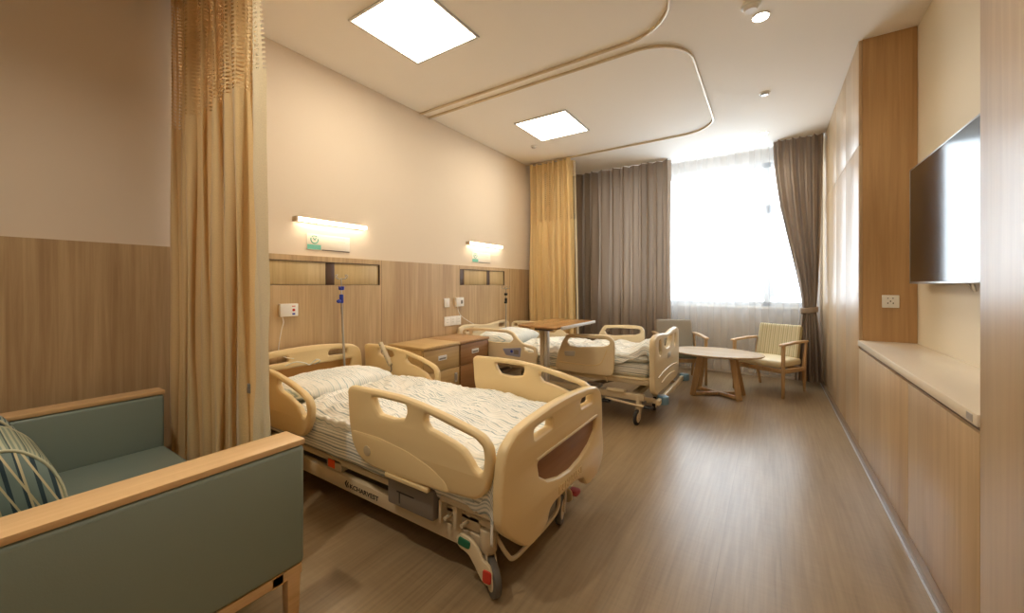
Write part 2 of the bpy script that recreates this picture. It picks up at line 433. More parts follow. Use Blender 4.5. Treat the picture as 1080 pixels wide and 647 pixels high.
# window
w = tag(thing('window_1', ((WX0+WX1)/2, YW+.1, WZ0), None, None), kind='structure')
fy0, fy1 = YW+.06, YW+.13
b = bx(WX0, WX1, fy0, fy1, WZ0, WZ0+.06); bx(WX0, WX1, fy0, fy1, WZ1-.06, WZ1, bm=b)
for x in (WX0+.03, -1.32, -.03, WX1-.03): bx(x-.04, x+.04, fy0, fy1, WZ0, WZ1, bm=b)
bx(-.04, WX1, fy0, fy1, 2.15, 2.26, bm=b); bx(.0, .05, fy0-.02, fy0+.01, 1.05, 2.15, bm=b)
obj('window_frame', b, M_whitef, w)
obj('window_pane', bx(WX0+.03, WX1-.03, YW+.092, YW+.098, WZ0+.03, WZ1-.03), M_glass, w)
obj('window_sill', bx(WX0-.02, WX1+.02, YW-.03, YW+.06, WZ0-.03, WZ0, .005), M_stone, w)

# wainscot on left wall: board 2 cm thick with two recesses
ZP = 1.43
XP = XL+.02
N1 = (1.20, 2.345); N2 = (3.46, 4.37); NZ0, NZ1 = 1.2, 1.388
def slab(y0, y1, z0, z1, bm=None): return bx(XL, XP, y0, y1, z0, z1, bm=bm)
b = slab(YB, YW, 0.0, NZ0); slab(YB, YW, NZ1, ZP, b); slab(YB, N1[0], NZ0, NZ1, b); slab(N1[1], N2[0], NZ0, NZ1, b); slab(N2[1], YW, NZ0, NZ1, b)
struct('trim_1', b, M_panel, smooth=0)
b = None
for y in (-.1, 1.08, 2.36, 3.455, 4.5):
    b = bx(XP-.001, XP+.0008, y-.0015, y+.0015, 0, NZ0 if N1[0] < y < N1[1] else ZP, bm=b)
struct('trim_2', b, M_seam)
struct('baseboard_left', bx(XP, XP+.012, YB, YW, 0, .06), M_skirt)
# ------------------------------------------------------------------ equipment niches
for (a, c), lab, divs in ((N1, 'recessed oak sliding panel strip above the near hospital bed', ((1.822, 1.90),)),
                          (N2, 'recessed oak sliding panel strip above the far hospital bed', ((3.465, 3.545), (3.985, 4.05)))):
    t = thing('equipment_panel', (XL, (a+c)/2, NZ0), lab, 'wall panel', 'equipment panels in the wainscot')
    ys = [a+.004]+[v for d in divs for v in d]+[c-.012]
    if len(divs) == 2: ys = [3.545, 3.985, 4.05, c-.012]
    for i in range(0, len(ys), 2):
        obj('sliding_panel', bx(XL+.001, XL+.009, ys[i], ys[i+1], NZ0+.004, NZ1-.006, .001), M_panel2, t)
    for d in divs:
        obj('divider', bx(XL+.001, XL+.012, d[0]+.002, d[1]-.002, NZ0+.002, NZ1-.004, .002), M_dark, t)
    b = bx(XL+.001, XL+.019, a+.001, c-.001, NZ0+.0005, NZ0+.003); bx(XL+.001, XL+.019, a+.001, c-.001, NZ1-.004, NZ1-.0005, bm=b)
    bx(XL+.001, XL+.019, c-.008, c-.001, NZ0, NZ1, bm=b)
    obj('track_frame', b, M_seam, t)

# ------------------------------------------------------------------ right side joinery
KZ = .04
def tall(name, y0, y1, label, seams, hz):
    t = thing(name, ((XR+XN)/2, (y0+y1)/2, KZ), label, 'cabinet')
    obj('carcass', bx(XR+.02, XN-.002, y0+.001, y1-.001, KZ, H-.002), M_lam, t, smooth=0)
    ys = [y0]+list(seams)+[y1]
    for i in range(len(ys)-1):
        obj('door', bx(XR, XR+.0195, ys[i]+.0015, ys[i+1]-.0015, KZ, hz-.0015, .001), M_lam, t)
        obj('upper_door', bx(XR, XR+.0195, ys[i]+.0015, ys[i+1]-.0015, hz+.0015, H-.002, .001), M_lam, t)
    return t
t = tall('tall_cabinet', 3.77, YW, 'full height pale laminate cabinet between the niche and the window', (4.35, 4.93, 5.5), 2.22)
obj('end_panel', bx(XR+.02, XN-.002, 3.765, 3.7705, .8, H-.002), M_lam2, t)
t = tall('tall_cabinet', YB, 1.80, 'full height laminate cabinet at the near end of the television niche', (-.9, .0, .9), 2.985-.02)
t = thing('low_cabinet', ((XR+XN)/2, 2.78, KZ), 'low laminate cabinet run under the stone ledge', 'cabinet')
obj('carcass', bx(XR+.02, XN-.002, 1.801, 3.769, KZ, .758), M_lam, t, smooth=0)
obj('door', bx(XR, XR+.0195, 1.8015, 2.55, KZ, .74, .001), M_lam, t)
obj('door', bx(XR, XR+.0195, 2.553, 3.7685, KZ, .74, .001), M_lam, t)
obj('shadow_gap', bx(XR+.012, XR+.03, 1.801, 3.769, .741, .76), M_seam, t)
t = thing('countertop', ((XR+XN)/2, 2.78, .76), 'cream stone ledge below the wall mounted television', 'countertop')
obj('slab', bx(XR-.006, XN-.001, 1.801, 3.7635, .76, .80, .004), M_stone, t)
obj('corner_sticker', bx(XR-.0075, XR-.0062, 1.83, 1.875, .768, .792), M_alu, t)
b = bx(XR-.022, XR+.03, YB, YW, 0, KZ-.001, .002)
struct('baseboard_right', b, M_skirt)
struct('trim_3', bx(XR-.028, XR-.0225, YB, YW, 0, .008), M_alu)

# television
t = thing('television', (.80, 2.9, 1.21), 'flat black television mounted on the niche wall above the stone ledge', 'television')
obj('screen', bx(.758, .764, 2.28, 3.53, 1.222, 1.935), M_screen, t, smooth=0)
b = bx(.756, .785, 2.27, 3.54, 1.208, 1.221, .002); bx(.756, .785, 2.27, 3.54, 1.936, 1.944, .002, bm=b)
bx(.756, .785, 3.531, 3.54, 1.208, 1.944, .002, bm=b); bx(.756, .785, 2.27, 2.279, 1.208, 1.944, .002, bm=b)
obj('bezel', b, M_metal, t)
obj('back_shell', bx(.765, .80, 2.29, 3.52, 1.225, 1.93, .01), M_black, t)
b = bx(.80, XN-.001, 2.6, 3.2, 1.45, 1.75, .003); bar((.80, 2.75, 1.215), (.82, 2.78, 1.17), .012, .012, bm=b); bar((.82, 2.78, 1.17), (.80, 2.81, 1.215), .012, .012, bm=b)
obj('wall_bracket', b, M_metal, t)

def face_box(name, label, cat, axis, pos, a0, a1, z0, z1, th=.012, group=None):
    """small device on left wall (axis x) or niche return (axis y)"""
    if axis == 'x':
        t = thing(name, (pos, (a0+a1)/2, z0), label, cat, group)
        obj('faceplate', bx(pos, pos+th, a0, a1, z0, z1, .003), M_white, t)
    else:
        t = thing(name, ((a0+a1)/2, pos, z0), label, cat, group)
        obj('faceplate', bx(a0, a1, pos-th, pos, z0, z1, .003), M_white, t)
    return t
t = face_box('wall_socket', 'white power socket on the wood side of the television niche', 'socket', 'y', 3.765, .663, .752, 1.041, 1.13)
b = bx(.690, .696, 3.7515, 3.753, 1.105, 1.111); bx(.716, .722, 3.7515, 3.753, 1.105, 1.111, bm=b)
bx(.690, .695, 3.7515, 3.753, 1.068, 1.078, bm=b); bx(.718, .723, 3.7515, 3.753, 1.068, 1.078, bm=b); bx(.704, .709, 3.7515, 3.753, 1.082, 1.092, bm=b)
obj('pin_holes', b, M_black, t)

# left wall devices
def call_box(y0, y1, z0, z1, label, dots, cable):
    t = face_box('call_unit', label, 'call unit', 'x', XP, y0, y1, z0, z1, .03, 'nurse call units')
    if dots:
        b = cyl((XP+.0295, y1-.034, (z0+z1)/2+.0), (XP+.032, y1-.034, (z0+z1)/2), .010)
        obj('red_button', b, M_red, t)
        obj('blue_button', bx(XP+.0295, XP+.032, y1-.044, y1-.024, z0+.012, z0+.024), M_blue, t)
        obj('label_print', bx(XP+.0295, XP+.0305, y1-.046, y1-.022, z1-.022, z1-.016), M_red, t)
    else:
        obj('button', bx(XP+.0295, XP+.032, y0+.075, y1-.02, z0+.03, z1-.03, .002), M_greyp, t)
    obj('cable', tube(cable, .0028), M_white, t)
call_box(1.45, 1.58, .968, 1.062, 'white nurse call unit with a red button above the near bed', True,
         [(XP+.015, 1.47, .97), (XP+.03, 1.472, .93), (XP+.04, 1.455, .88), (XP+.04, 1.44, .80), (XP+.05, 1.43, .72), (XP+.07, 1.46, .68), (XP+.08, 1.52, .66)])
call_box(3.365, 3.495, .956, 1.058, 'white nurse call unit with plain face, cable hanging to the far bed', False,
         [(XP+.015, 3.40, .957), (XP+.03, 3.40, .90), (XP+.035, 3.45, .84), (XP+.04, 3.58, .77), (XP+.06, 3.68, .72)])
t = face_box('wall_switch', 'white blank switch plate above the triple socket strip', 'switch', 'x', XP, 3.185, 3.272, .955, 1.055)
obj('rocker', bx(XP+.0115, XP+.0145, 3.205, 3.252, .972, 1.038, .002), M_white, t)
t = face_box('wall_socket', 'white triple socket strip on the wood panel above the cabinets', 'socket', 'x', XP, 3.19, 3.465, .745, .85)
for k in range(3):
    y = 3.236+k*.092
    b = bx(XP+.0115, XP+.0135, y-.04, y+.04, .753, .842, .001)
    o = obj('module', b, M_white, t)
    for dy, dz, l in ((-.012, .815, .006), (.012, .815, .006), (-.012, .785, .008), (.012, .785, .008)):
        obj('pin_slot', bx(XP+.0134, XP+.0142, y+dy-.002, y+dy+.002, dz-l/2, dz+l/2), M_black, o)

# bed head signs
def sign(y0, y1, z0, z1, label):
    t = thing('bed_sign', (XL, (y0+y1)/2, z0), label, 'sign', 'bed head signs')
    obj('board', bx(XL, XL+.004, y0, y1, z0, z1, .001), M_sign, t)
    x = XL+.004; W = y1-y0; h = z1-z0
    cy, cz, r = y0+.065, z0+h*.66, .030
    arc = lambda a0, a1, rr: [(x+.0005, cy+rr*math.cos(math.radians(a)), cz+rr*math.sin(math.radians(a))) for a in range(a0, a1+1, 15)]
    b = tube(arc(-200, 20, r), .0042, False); tube(arc(50, 150, r), .0036, False, bm=b)
    tube([(x+.0005, cy-.012, cz+.012), (x+.0005, cy+.002, cz-.004), (x+.0005, cy+.012, cz+.012)], .0036, False, bm=b)
    obj('emblem', b, M_teal, t)
    obj('name_block', bx(x, x+.0008, y0+.006, y0+.118, z0+.006, z0+h*.34), M_teal, t)
    for (a, c, zz, th) in ((.14, .345, .82, .008), (.27, .34, .62, .005)):
        b = None
        n = 9 if a < .2 else 5
        for k in range(n):
            p = y0+W*(a/.385)+(c-a)/.385*W*k/n
            b = bx(x, x+.0006, p, p+.012, z0+h*zz, z0+h*zz+th, bm=b)
        obj('lettering', b, M_tealp, t)
    obj('lower_line', bx(x, x+.0012, y0+.125, y1-.004, z0+.002, z0+.008), M_dark, t)
sign(1.668, 2.045, 1.478, 1.607, 'pale sign with teal emblem under the wall lamp of the near bed')
sign(3.70, 4.075, 1.478, 1.607, 'pale sign with teal emblem under the wall lamp of the far bed')
def wall_lamp(y0, y1, label):
    t = thing('wall_lamp', (XL, (y0+y1)/2, 1.675), label, 'wall lamp', 'linear wall lamps')
    b = bx(XL, XL+.058, y0, y0+.018, 1.686, 1.722, .003); bx(XL, XL+.022, y0+.018, y1, 1.690, 1.718, bm=b); bx(XL, XL+.050, y0+.018, y1, 1.7175, 1.7215, bm=b)
    obj('housing', b, plain('lamp_housing', (200, 184, 160), .4, metal=.2) if 'lamp_housing' not in MATS else MATS['lamp_housing'], t)
    obj('diffuser', bx(XL+.0225, XL+.056, y0+.0185, y1+.012, 1.690, 1.717, .010, 3), M_tube, t)
wall_lamp(1.56, 2.17, 'lit linear wall lamp above the near bed')
wall_lamp(3.585, 4.27, 'lit linear wall lamp above the far bed')

# ------------------------------------------------------------------ ceiling things
def ceiling_light(x0, y0, s, label):
    t = thing('ceiling_light', (x0+s/2, y0+s/2, H-.012), label, 'ceiling light', 'square ceiling light panels')
    f = .018
    b = bx(x0-f, x0, y0-f, y0+s+f, H-.012, H-.0005, .002); bx(x0+s, x0+s+f, y0-f, y0+s+f, H-.012, H-.0005, .002, bm=b)
    bx(x0, x0+s, y0-f, y0, H-.012, H-.0005, .002, bm=b); bx(x0, x0+s, y0+s, y0+s+f, H-.012, H-.0005, .002, bm=b)
    obj('frame', b, M_alu, t)
    obj('diffuser', bx(x0, x0+s, y0, y0+s, H-.008, H-.001), M_lamp, t)
ceiling_light(-2.34, 1.60, .59, 'square lit ceiling panel over the near bed')
ceiling_light(-2.33, 3.62, .59, 'square lit ceiling panel over the far bed')
def disc(name, x, y, r, h, label, cat, lit=False, group=None):
    t = thing(name, (x, y, H-h), label, cat, group)
    if lit:
        b = cyl((x, y, H-.006), (x, y, H-.0005), r*1.25, seg=32)
        obj('trim_ring', b, M_white, t)
        obj('lens', cyl((x, y, H-.009), (x, y, H-.0061), r, seg=32), M_spot, t)
        l = bpy.data.lights.new('downlight_beam', 'SPOT'); l.energy = DW*(3.2 if x < -1 else 1); l.spot_size = math.radians(140); l.spot_blend = .9; l.color = (1, .91, .77); l.shadow_soft_size = .04
        lo = bpy.data.objects.new('downlight_beam', l); C.objects.link(lo); lo.parent = t; lo.location = (0, 0, -.004)
    else:
        obj('base', cyl((x, y, H-h*.45), (x, y, H-.0005), r, seg=32, bev=.002), M_white, t)
        obj('head', cyl((x, y, H-h), (x, y, H-h*.45), r*.62, r*.8, seg=32), M_white if h > .03 else M_alu, t)
DW = 17
for yy, w in ((.70, 'over the passage beside the sofa'), (-1.1, 'by the wall behind the camera')):
    disc('downlight', -.05, yy, .042, .01, 'round lit downlight in the ceiling '+w, 'downlight', True, 'round ceiling downlights')
disc('downlight', -1.6, .05, .042, .01, 'added unseen round downlight above the sofa lighting the foreground', 'downlight', True, 'round ceiling downlights')  # guessed lamp, added out of frame to brighten sofa, curtain and left wall
disc('downlight', -.05, 3.07, .042, .01, 'round lit downlight in the ceiling nearest the camera', 'downlight', True, 'round ceiling downlights')
disc('downlight', -.065, 5.44, .042, .01, 'round lit downlight in the ceiling close to the window', 'downlight', True, 'round ceiling downlights')
disc('smoke_detector', -.10, 2.90, .055, .045, 'white round smoke detector beside the nearer downlight', 'smoke detector')
disc('sprinkler', -.04, 4.31, .045, .022, 'white round sprinkler cover between the two downlights', 'sprinkler')
disc('sprinkler', -2.52, 4.33, .035, .03, 'small sprinkler on the ceiling beside the yellow curtain', 'sprinkler')

def track(y0, y1, xm, label, r=.36):
    pts = [(XL+.005, y0)]
    def arc(cx, cy, a0, a1):
        for k in range(13):
            a = math.radians(a0+(a1-a0)*k/12); pts.append((cx+r*math.cos(a), cy+r*math.sin(a)))
    arc(xm-r, y0+r if y0 < y1 else y0-r, -90 if y0 < y1 else 90, 0)
    arc(xm-r, y1-r if y0 < y1 else y1+r, 0, 90 if y0 < y1 else -90)
    pts.append((XL+.005, y1))
    b = bmesh.new(); prof = [(-.009, H-.0005), (-.009, H-.018), (-.005, H-.020), (.005, H-.020), (.009, H-.018), (.009, H-.0005)]
    rows = []
    for i, p in enumerate(pts):
        p = Vector(p); a = Vector(pts[max(i-1, 0)]); c = Vector(pts[min(i+1, len(pts)-1)]); d = (c-a).normalized(); n = Vector((-d.y, d.x))
        rows.append([b.verts.new((p.x+n.x*q, p.y+n.y*q, z)) for q, z in prof])
    for i in range(len(rows)-1):
        for k in range(len(prof)-1): b.faces.new((rows[i][k], rows[i][k+1], rows[i+1][k+1], rows[i+1][k]))
        b.faces.new((rows[i][-1], rows[i][0], rows[i+1][0], rows[i+1][-1]))
    b.faces.new(rows[0]); b.faces.new(rows[-1][::-1])
    bmesh.ops.recalc_face_normals(b, faces=b.faces[:])
    o = obj('curtain_track', b, M_trk)
    return tag(o, label, 'curtain track', 'ceiling curtain tracks')
M_trk = plain('track_paint', (216, 200, 172), .35, metal=.2)
track(.90, 2.86, -.52, 'curved ceiling curtain track around the near bed')
track(2.98, 4.97, -.50, 'curved ceiling curtain track around the far bed')

# ------------------------------------------------------------------ curtains
def ribbon(path, z0, z1, nf, amp, seed=0, nz=40, npf=14, flare=None, amp_fn=None, jit=.35, tang=.35):
    """folded cloth hanging along a polyline; flare(x_norm, zfrac)->extra offset along path"""
    rnd = random.Random(seed)
    P = [Vector((*p, 0)) for p in path]
    seg = [(P[i+1]-P[i]).length for i in range(len(P)-1)]; L = sum(seg)
    def at(s):
        s = max(0, min(L, s))
        for i, l in enumerate(seg):
            if s <= l or i == len(seg)-1:
                d = (P[i+1]-P[i]).normalized(); return P[i]+d*s, d
            s -= l
    ph = [0]
    for k in range(nf): ph.append(ph[-1]+1+jit*(rnd.random()-.5))
    tot = ph[-1]; ph = [p/tot for p in ph]
    am = [amp*(.65+.7*rnd.random()) for _ in range(nf+1)]
    NU = nf*npf
    arc = [0]
    def offs(u, zf):
        # fold index
        k = 0
        while k < nf-1 and u > ph[k+1]: k += 1
        f = (u-ph[k])/(ph[k+1]-ph[k])
        a = am[k]*(1-f)+am[k+1]*f
        if amp_fn: a *= amp_fn(u, zf)
        w = f+.09*math.sin(4*PI*f)*0
        return a*math.sin(2*PI*w+.35*math.sin(2.2*zf*PI+k*1.7)), a*tang*math.sin(4*PI*w)
    cache = {}
    def fn(u, v):
        z = z0+(z1-z0)*v
        p, d = at(u*L)
        n = Vector((-d.y, d.x, 0)); o, tg = offs(u, 1-v)
        o += .012*fbm(u*nf*1.3, v*2.5, seed)*(1-v)
        q = p+n*o+d*tg
        if flare:
            q += flare(u, 1-v)
        return Vector((q.x, q.y, z)), (u, z)
    # real arc length at mid height for the weave scale
    acc = [0]; last = None
    for i in range(NU+1):
        q, _ = fn(i/NU, .5)
        if last is not None: acc.append(acc[-1]+(q-last).length)
        last = q
    def fn2(u, v):
        q, uv = fn(u, v); return q, (acc[round(u*NU)], uv[1])
    return grid(NU, nz, fn2)

# near privacy curtain
t = thing('privacy_curtain', (-2.4, .90, .1), 'yellow tan privacy curtain with mesh top hanging behind the green sofa', 'curtain', 'yellow privacy curtains')
fl = lambda u, zf: Vector((.10*u*zf**1.2-.02*(1-u)*0, 0, 0))
o = obj('fabric', ribbon([(-2.965, .855), (-2.05, .862)], .10, 2.945, 7, .060, 3, jit=.7, tang=.6, flare=lambda u, zf: Vector((.07*u*zf, .0, 0))), M_yell, t, smooth=0); finish(o.data, 180)
o = obj('rear_fold', ribbon([(-2.93, .945), (-2.22, .95)], .12, 2.945, 9, .022, 8, flare=lambda u, zf: Vector((.06*u*zf, .0, 0))), M_yell, t, smooth=0); finish(o.data, 180)
def edge_fold(u, v):
    z = .10+(2.945-.10)*v; zf = 1-v
    x0 = -1.985+.04*zf-.015*math.sin(zf*5); x1 = -1.815+.155*zf+.008*math.sin(zf*9)
    x = x0+(x1-x0)*u
    y = .835+.03*math.sin(u*5.5+.8*math.sin(zf*4))-.03*u+.01*fbm(u*2, v*6)
    return Vector((x, y, z)), (u*.19, z)
o = obj('turned_edge', grid(26, 50, edge_fold), M_yellback, t, smooth=0); finish(o.data, 180)
obj('edge_tag', bx(-1.885, -1.862, .782, .787, .735, .775, .001), M_greyp, t)
for k in range(14): obj('hook', tube([(-2.93+k*.07, .90, 2.925), (-2.93+k*.07, .89, 2.94), (-2.93+k*.07, .90, 2.949)], .002, True, 3), M_white, t)
# far privacy curtain
t = thing('privacy_curtain', (-2.6, 4.97, .1), 'yellow privacy curtain with mesh top beside the grey window drape', 'curtain', 'yellow privacy curtains')
o = obj('fabric', ribbon([(-2.955, 4.96), (-2.29, 4.96)], .12, 2.945, 8, .058, 11, jit=.6, tang=.5, flare=lambda u, zf: Vector((.06*u*zf, 0, 0))), M_yell2, t, smooth=0); finish(o.data, 180)
o = obj('rear_fold', ribbon([(-2.94, 5.035), (-2.29, 5.035)], .12, 2.945, 8, .022, 12, flare=lambda u, zf: Vector((.05*u*zf, 0, 0))), M_yell2, t, smooth=0); finish(o.data, 180)
o = obj('hem_edge', grid(3, 20, lambda u, v: (Vector((-2.255+.06*(1-v)+u*.012, 4.97+.03*u, .12+2.8*v)), (u*.04, .12+2.8*v))), M_yellback, t, smooth=0)
solid(o, .002)
# grey drapes
dl = ribbon([(-2.985, 5.86), (-1.17, 5.86)], .03, 2.978, 13, .062, 21, nz=30, jit=.8)
o = tag(obj('window_drape', dl, M_drape, smooth=0), 'wide grey brown drape hanging straight at the left of the window', 'drape', 'grey brown window drapes'); finish(o.data, 180)
# right drape gathered by a tieback at z .93
t = thing('window_drape', (.3, 5.84, .05), 'grey brown drape gathered with a tieback at the right of the window', 'drape', 'grey brown window drapes')
def gather(u, v):
    z = .05+(2.928)*v
    zt = .90
    if z >= zt:
        k = ((z-zt)/(2.97-zt)); k2 = k**.62
        xl = .325+(.035-.325)*sstep(0, 1, k**.8)*1.0; xr = .455+(.525-.455)*k2
    else:
        k = (zt-z)/(zt-.05); xl = .325-.075*k**.6; xr = .455+.065*k**.6
    w = (xr-xl)
    nf = 7
    ph = u*nf*2*PI
    amp = .06*(.35+.65*min(1, abs(z-zt)/.5))
    x = xl+w*u+.2*w/nf*math.sin(2*ph)
    y = 5.84+amp*math.sin(ph+.5*math.sin(z*2))*(.7+.3*math.sin(u*17))+.01*fbm(u*8, z*2)
    return Vector((x, y, z)), (u*1.6, z)
o = obj('fabric', grid(140, 60, gather), M_drape, t, smooth=0); finish(o.data, 180)
cx, cy = .39, 5.84
def tie(u, v):
    a = u*2*PI; r = 1+.02*math.sin(a*9)
    return Vector((cx+.083*r*math.cos(a), cy+.050*r*math.sin(a), .87+.065*v+.012*math.cos(a))), (u*.4, v*.06)
o = obj('tieback', grid(48, 4, tie), M_drape, t, smooth=0); finish(o.data, 180); solid(o, .004, 1)
# sheer
sh = ribbon([(-1.36, 5.97), (.50, 5.97)], .06, 2.976, 12, .034, 33, nz=24)
o = tag(obj('sheer_curtain', sh, M_sheer, smooth=0), 'white translucent sheer curtain across the bright window', 'sheer curtain'); finish(o.data, 180)

# ------------------------------------------------------------------ sofa
sx0, sx1, sy0, sy1 = -2.79, -1.41, -.02, .775
t = thing('sofa', ((sx0+sx1)/2, .4, 0), 'low green vinyl sofa with wood topped arms against the wood wall', 'sofa')
def arm(x0, x1, y1):
    o = obj('armrest', bx(x0, x1, sy0, y1, .195, .6225, .018, 3), M_vinyl, t)
    obj('arm_cap', bx(x0-.002, x1-.002, sy0-.002, y1+.001, .623, .643, .003), M_arm, o)
arm(-1.541, sx1, sy1); arm(sx0, -2.682, .724)
obj('seat', bx(-2.680, -1.543, .09, .724, .195, .359, .025, 3), M_vinyl, t)
obj('backrest', bx(-2.680, -1.543, sy0, .088, .195, .64, .02, 3), M_vinyl, t)
b = bx(sx0+.02, sx1-.008, sy0+.02, sy0+.06, .155, .195, .003); bx(sx0+.02, sx1-.008, .665, .705, .155, .195, .003, bm=b)
bx(sx1-.055, sx1-.008, sy0+.06, .768, .158, .194, .003, bm=b); bx(sx0+.01, sx0+.06, sy0+.06, .67, .155, .195, .003, bm=b)
obj('base_frame', b, M_arm, t)
for (x, y) in ((sx1-.03, sy1-.035), (sx1-.03, sy0+.04), (sx0+.04, .68), (sx0+.04, sy0+.04)):
    obj('leg', bar((x, y, .195), (x, y, 0), .048, .048, .004, up=(0, 1, 0), taper=.8), M_arm, t)
# cushions (box cushions leaning on the sofa back)
def cushion(x0, x1, prof, mat, label, side):
    k = .934; x0 *= k; x1 *= k; prof = [(a*k, 1.2-(1.2-c)*k) for a, c in prof]
    t = thing('cushion', ((x0+x1)/2, prof[0][0], .36), label, 'cushion', 'striped cushions on the green sofa')
    P = rounded(prof, .05, 6); n = len(P)
    def fn(u, v):
        i = round(u*n) % n; x = x0+(x1-x0)*v
        e = 1-.10*(abs(2*v-1)**6)
        c = Vector((sum(p.x for p in P)/n, sum(p.y for p in P)/n))
        p = c+(P[i]-c)*e
        ln = sum((P[k % n]-P[(k+1) % n]).length for k in range(round(u*n)))
        return Vector((x, p.x, p.y)), (x*1., ln)
    # stripes run across: uv v must follow the profile length
    o = obj('cover', grid(n, 16, fn), mat, t, smooth=0); finish(o.data, 180)
    for xx, sgn in ((x0, -1), (x1, 1)):
        b = bmesh.new(); c = Vector((sum(p.x for p in P)/n, sum(p.y for p in P)/n))
        ring = [b.verts.new((xx, *(c+(p-c)*.90))) for p in P]; mid = [b.verts.new((xx+sgn*.018, *(c+(p-c)*.6))) for p in P]; ce = b.verts.new((xx+sgn*.022, c.x, c.y))
        for k in range(n):
            b.faces.new((ring[k], ring[(k+1) % n], mid[(k+1) % n], mid[k])); b.faces.new((mid[k], mid[(k+1) % n], ce))
        bmesh.ops.recalc_face_normals(b, faces=b.faces[:])
        obj('side_panel', b, side, t, smooth=60)
        obj('piping', tube([(xx, *(c+(p-c)*.905)) for p in P], .005, False, closed=True), M_cushp, t)
M_cushp = plain('cushion_piping', (206, 206, 178), .9)
cushion(-2.66, -2.24, [(.105, .305), (.335, .305), (.31, .45), (.265, .555), (.19, .63), (.105, .64)], M_cush, 'striped bolster cushion with zigzag side nearest the camera', M_zig)
cushion(-2.845, -2.705, [(.105, .305), (.30, .305), (.27, .50), (.20, .64), (.105, .70)], M_cush2, 'blue striped cushion in the far corner by the wall', M_cush2)

# ------------------------------------------------------------------ hospital beds
def qpath(*p): return list(p)
def castor(parent, pv, wc, ztop, rw=.062, dark=False, pedal=None, name='castor', post=.024):
    """pv pivot (x,y), wc wheel contact (x,y)"""
    px, py = pv; wx, wy = wc
    d = Vector((wx-px, wy-py, 0)); d = d.normalized() if d.length > .001 else Vector((-1, 0, 0))
    s = Vector((-d.y, d.x, 0)); w0 = Vector((wx, wy, rw))
    b = cyl((px, py, rw*2+.012), (px, py, ztop), post, seg=24, bev=.004)
    P0 = Vector((px, py, rw*2+.012))
    for k in (-1, 1):
        q = w0+s*k*.021; a = P0+s*k*.017
        bar(a+Vector((0, 0, .006)), q+Vector((0, 0, -.012)), .006, .046, .0025, up=d, bm=b)
    sphere((px, py, rw*2+.012), .03, (1, 1, .55), bm=b)
    o = obj(name, b, M_frame, parent)
    wh = cyl(w0-s*.014, w0+s*.014, rw, seg=32, bev=.006)
    obj('tyre', wh, M_tyre if not dark else M_rubber, o)
    obj('hub', cyl(w0-s*.0155, w0+s*.0155, rw*.66, seg=24, bev=.002), M_cream2, o)
    return o

RAIL_F = [(-1.735, .69), (-1.712, .708), (-1.535, .712), (-1.366, .712), (-1.223, .698), (-1.084, .676), (-.957, .650), (-.897, .632), (-.862, .600, .03), (-.852, .545), (-.862, .49), (-.885, .42), (-.93, .382, .03), (-1.0, .376), (-1.182, .362), (-1.40, .351), (-1.56, .353), (-1.64, .375, .04), (-1.695, .428, .05), (-1.722, .53)]
RAIL_F_H1 = [(-1.545, .677), (-1.472, .682), (-1.318, .680), (-1.312, .65), (-1.328, .618), (-1.40, .604), (-1.497, .606), (-1.525, .635)]
RAIL_F_H2 = [(-1.195, .663), (-1.122, .650), (-1.046, .635), (-.939, .615), (-.900, .59), (-.893, .55), (-.899, .50), (-.914, .489), (-.94, .50), (-.962, .53), (-.992, .556), (-1.046, .576), (-1.122, .592), (-1.182, .602), (-1.205, .63)]
RAIL_H = [(-2.94, .68), (-2.92, .694), (-2.717, .700), (-2.457, .680), (-2.27, .645), (-2.15, .61), (-2.09, .585, .03), (-2.06, .54), (-2.065, .47), (-2.10, .40, .04), (-2.16, .36), (-2.40, .35), (-2.75, .35), (-2.87, .38), (-2.925, .45)]
RAIL_H_H1 = [(-2.76, .664), (-2.70, .668), (-2.58, .662), (-2.555, .63), (-2.60, .605), (-2.70, .60), (-2.75, .62)]
RAIL_H_H2 = [(-2.41, .642), (-2.30, .622), (-2.18, .592), (-2.115, .562), (-2.10, .51), (-2.115, .478), (-2.15, .48), (-2.20, .525), (-2.30, .56), (-2.39, .578), (-2.43, .61)]
FB = [(1.152, .45), (1.165, .54), (1.185, .595, .05), (1.257, .638), (1.367, .655), (1.546, .668), (1.665, .670), (1.78, .668), (1.963, .655), (2.073, .638), (2.140, .600, .05), (2.158, .54), (2.165, .45), (2.165, .365), (2.182, .30), (2.18, .235), (2.15, .195), (2.09, .146, .03), (1.975, .138, .03), (1.925, .155, .02), (1.885, .205), (1.80, .228), (1.56, .228), (1.518, .212), (1.505, .168, .02), (1.37, .141, .03), (1.30, .178), (1.18, .282, .03), (1.153, .33), (1.152, .38)]
def mir(pts, c): return [(2*c-p[0],)+tuple(p[1:]) for p in pts][::-1]

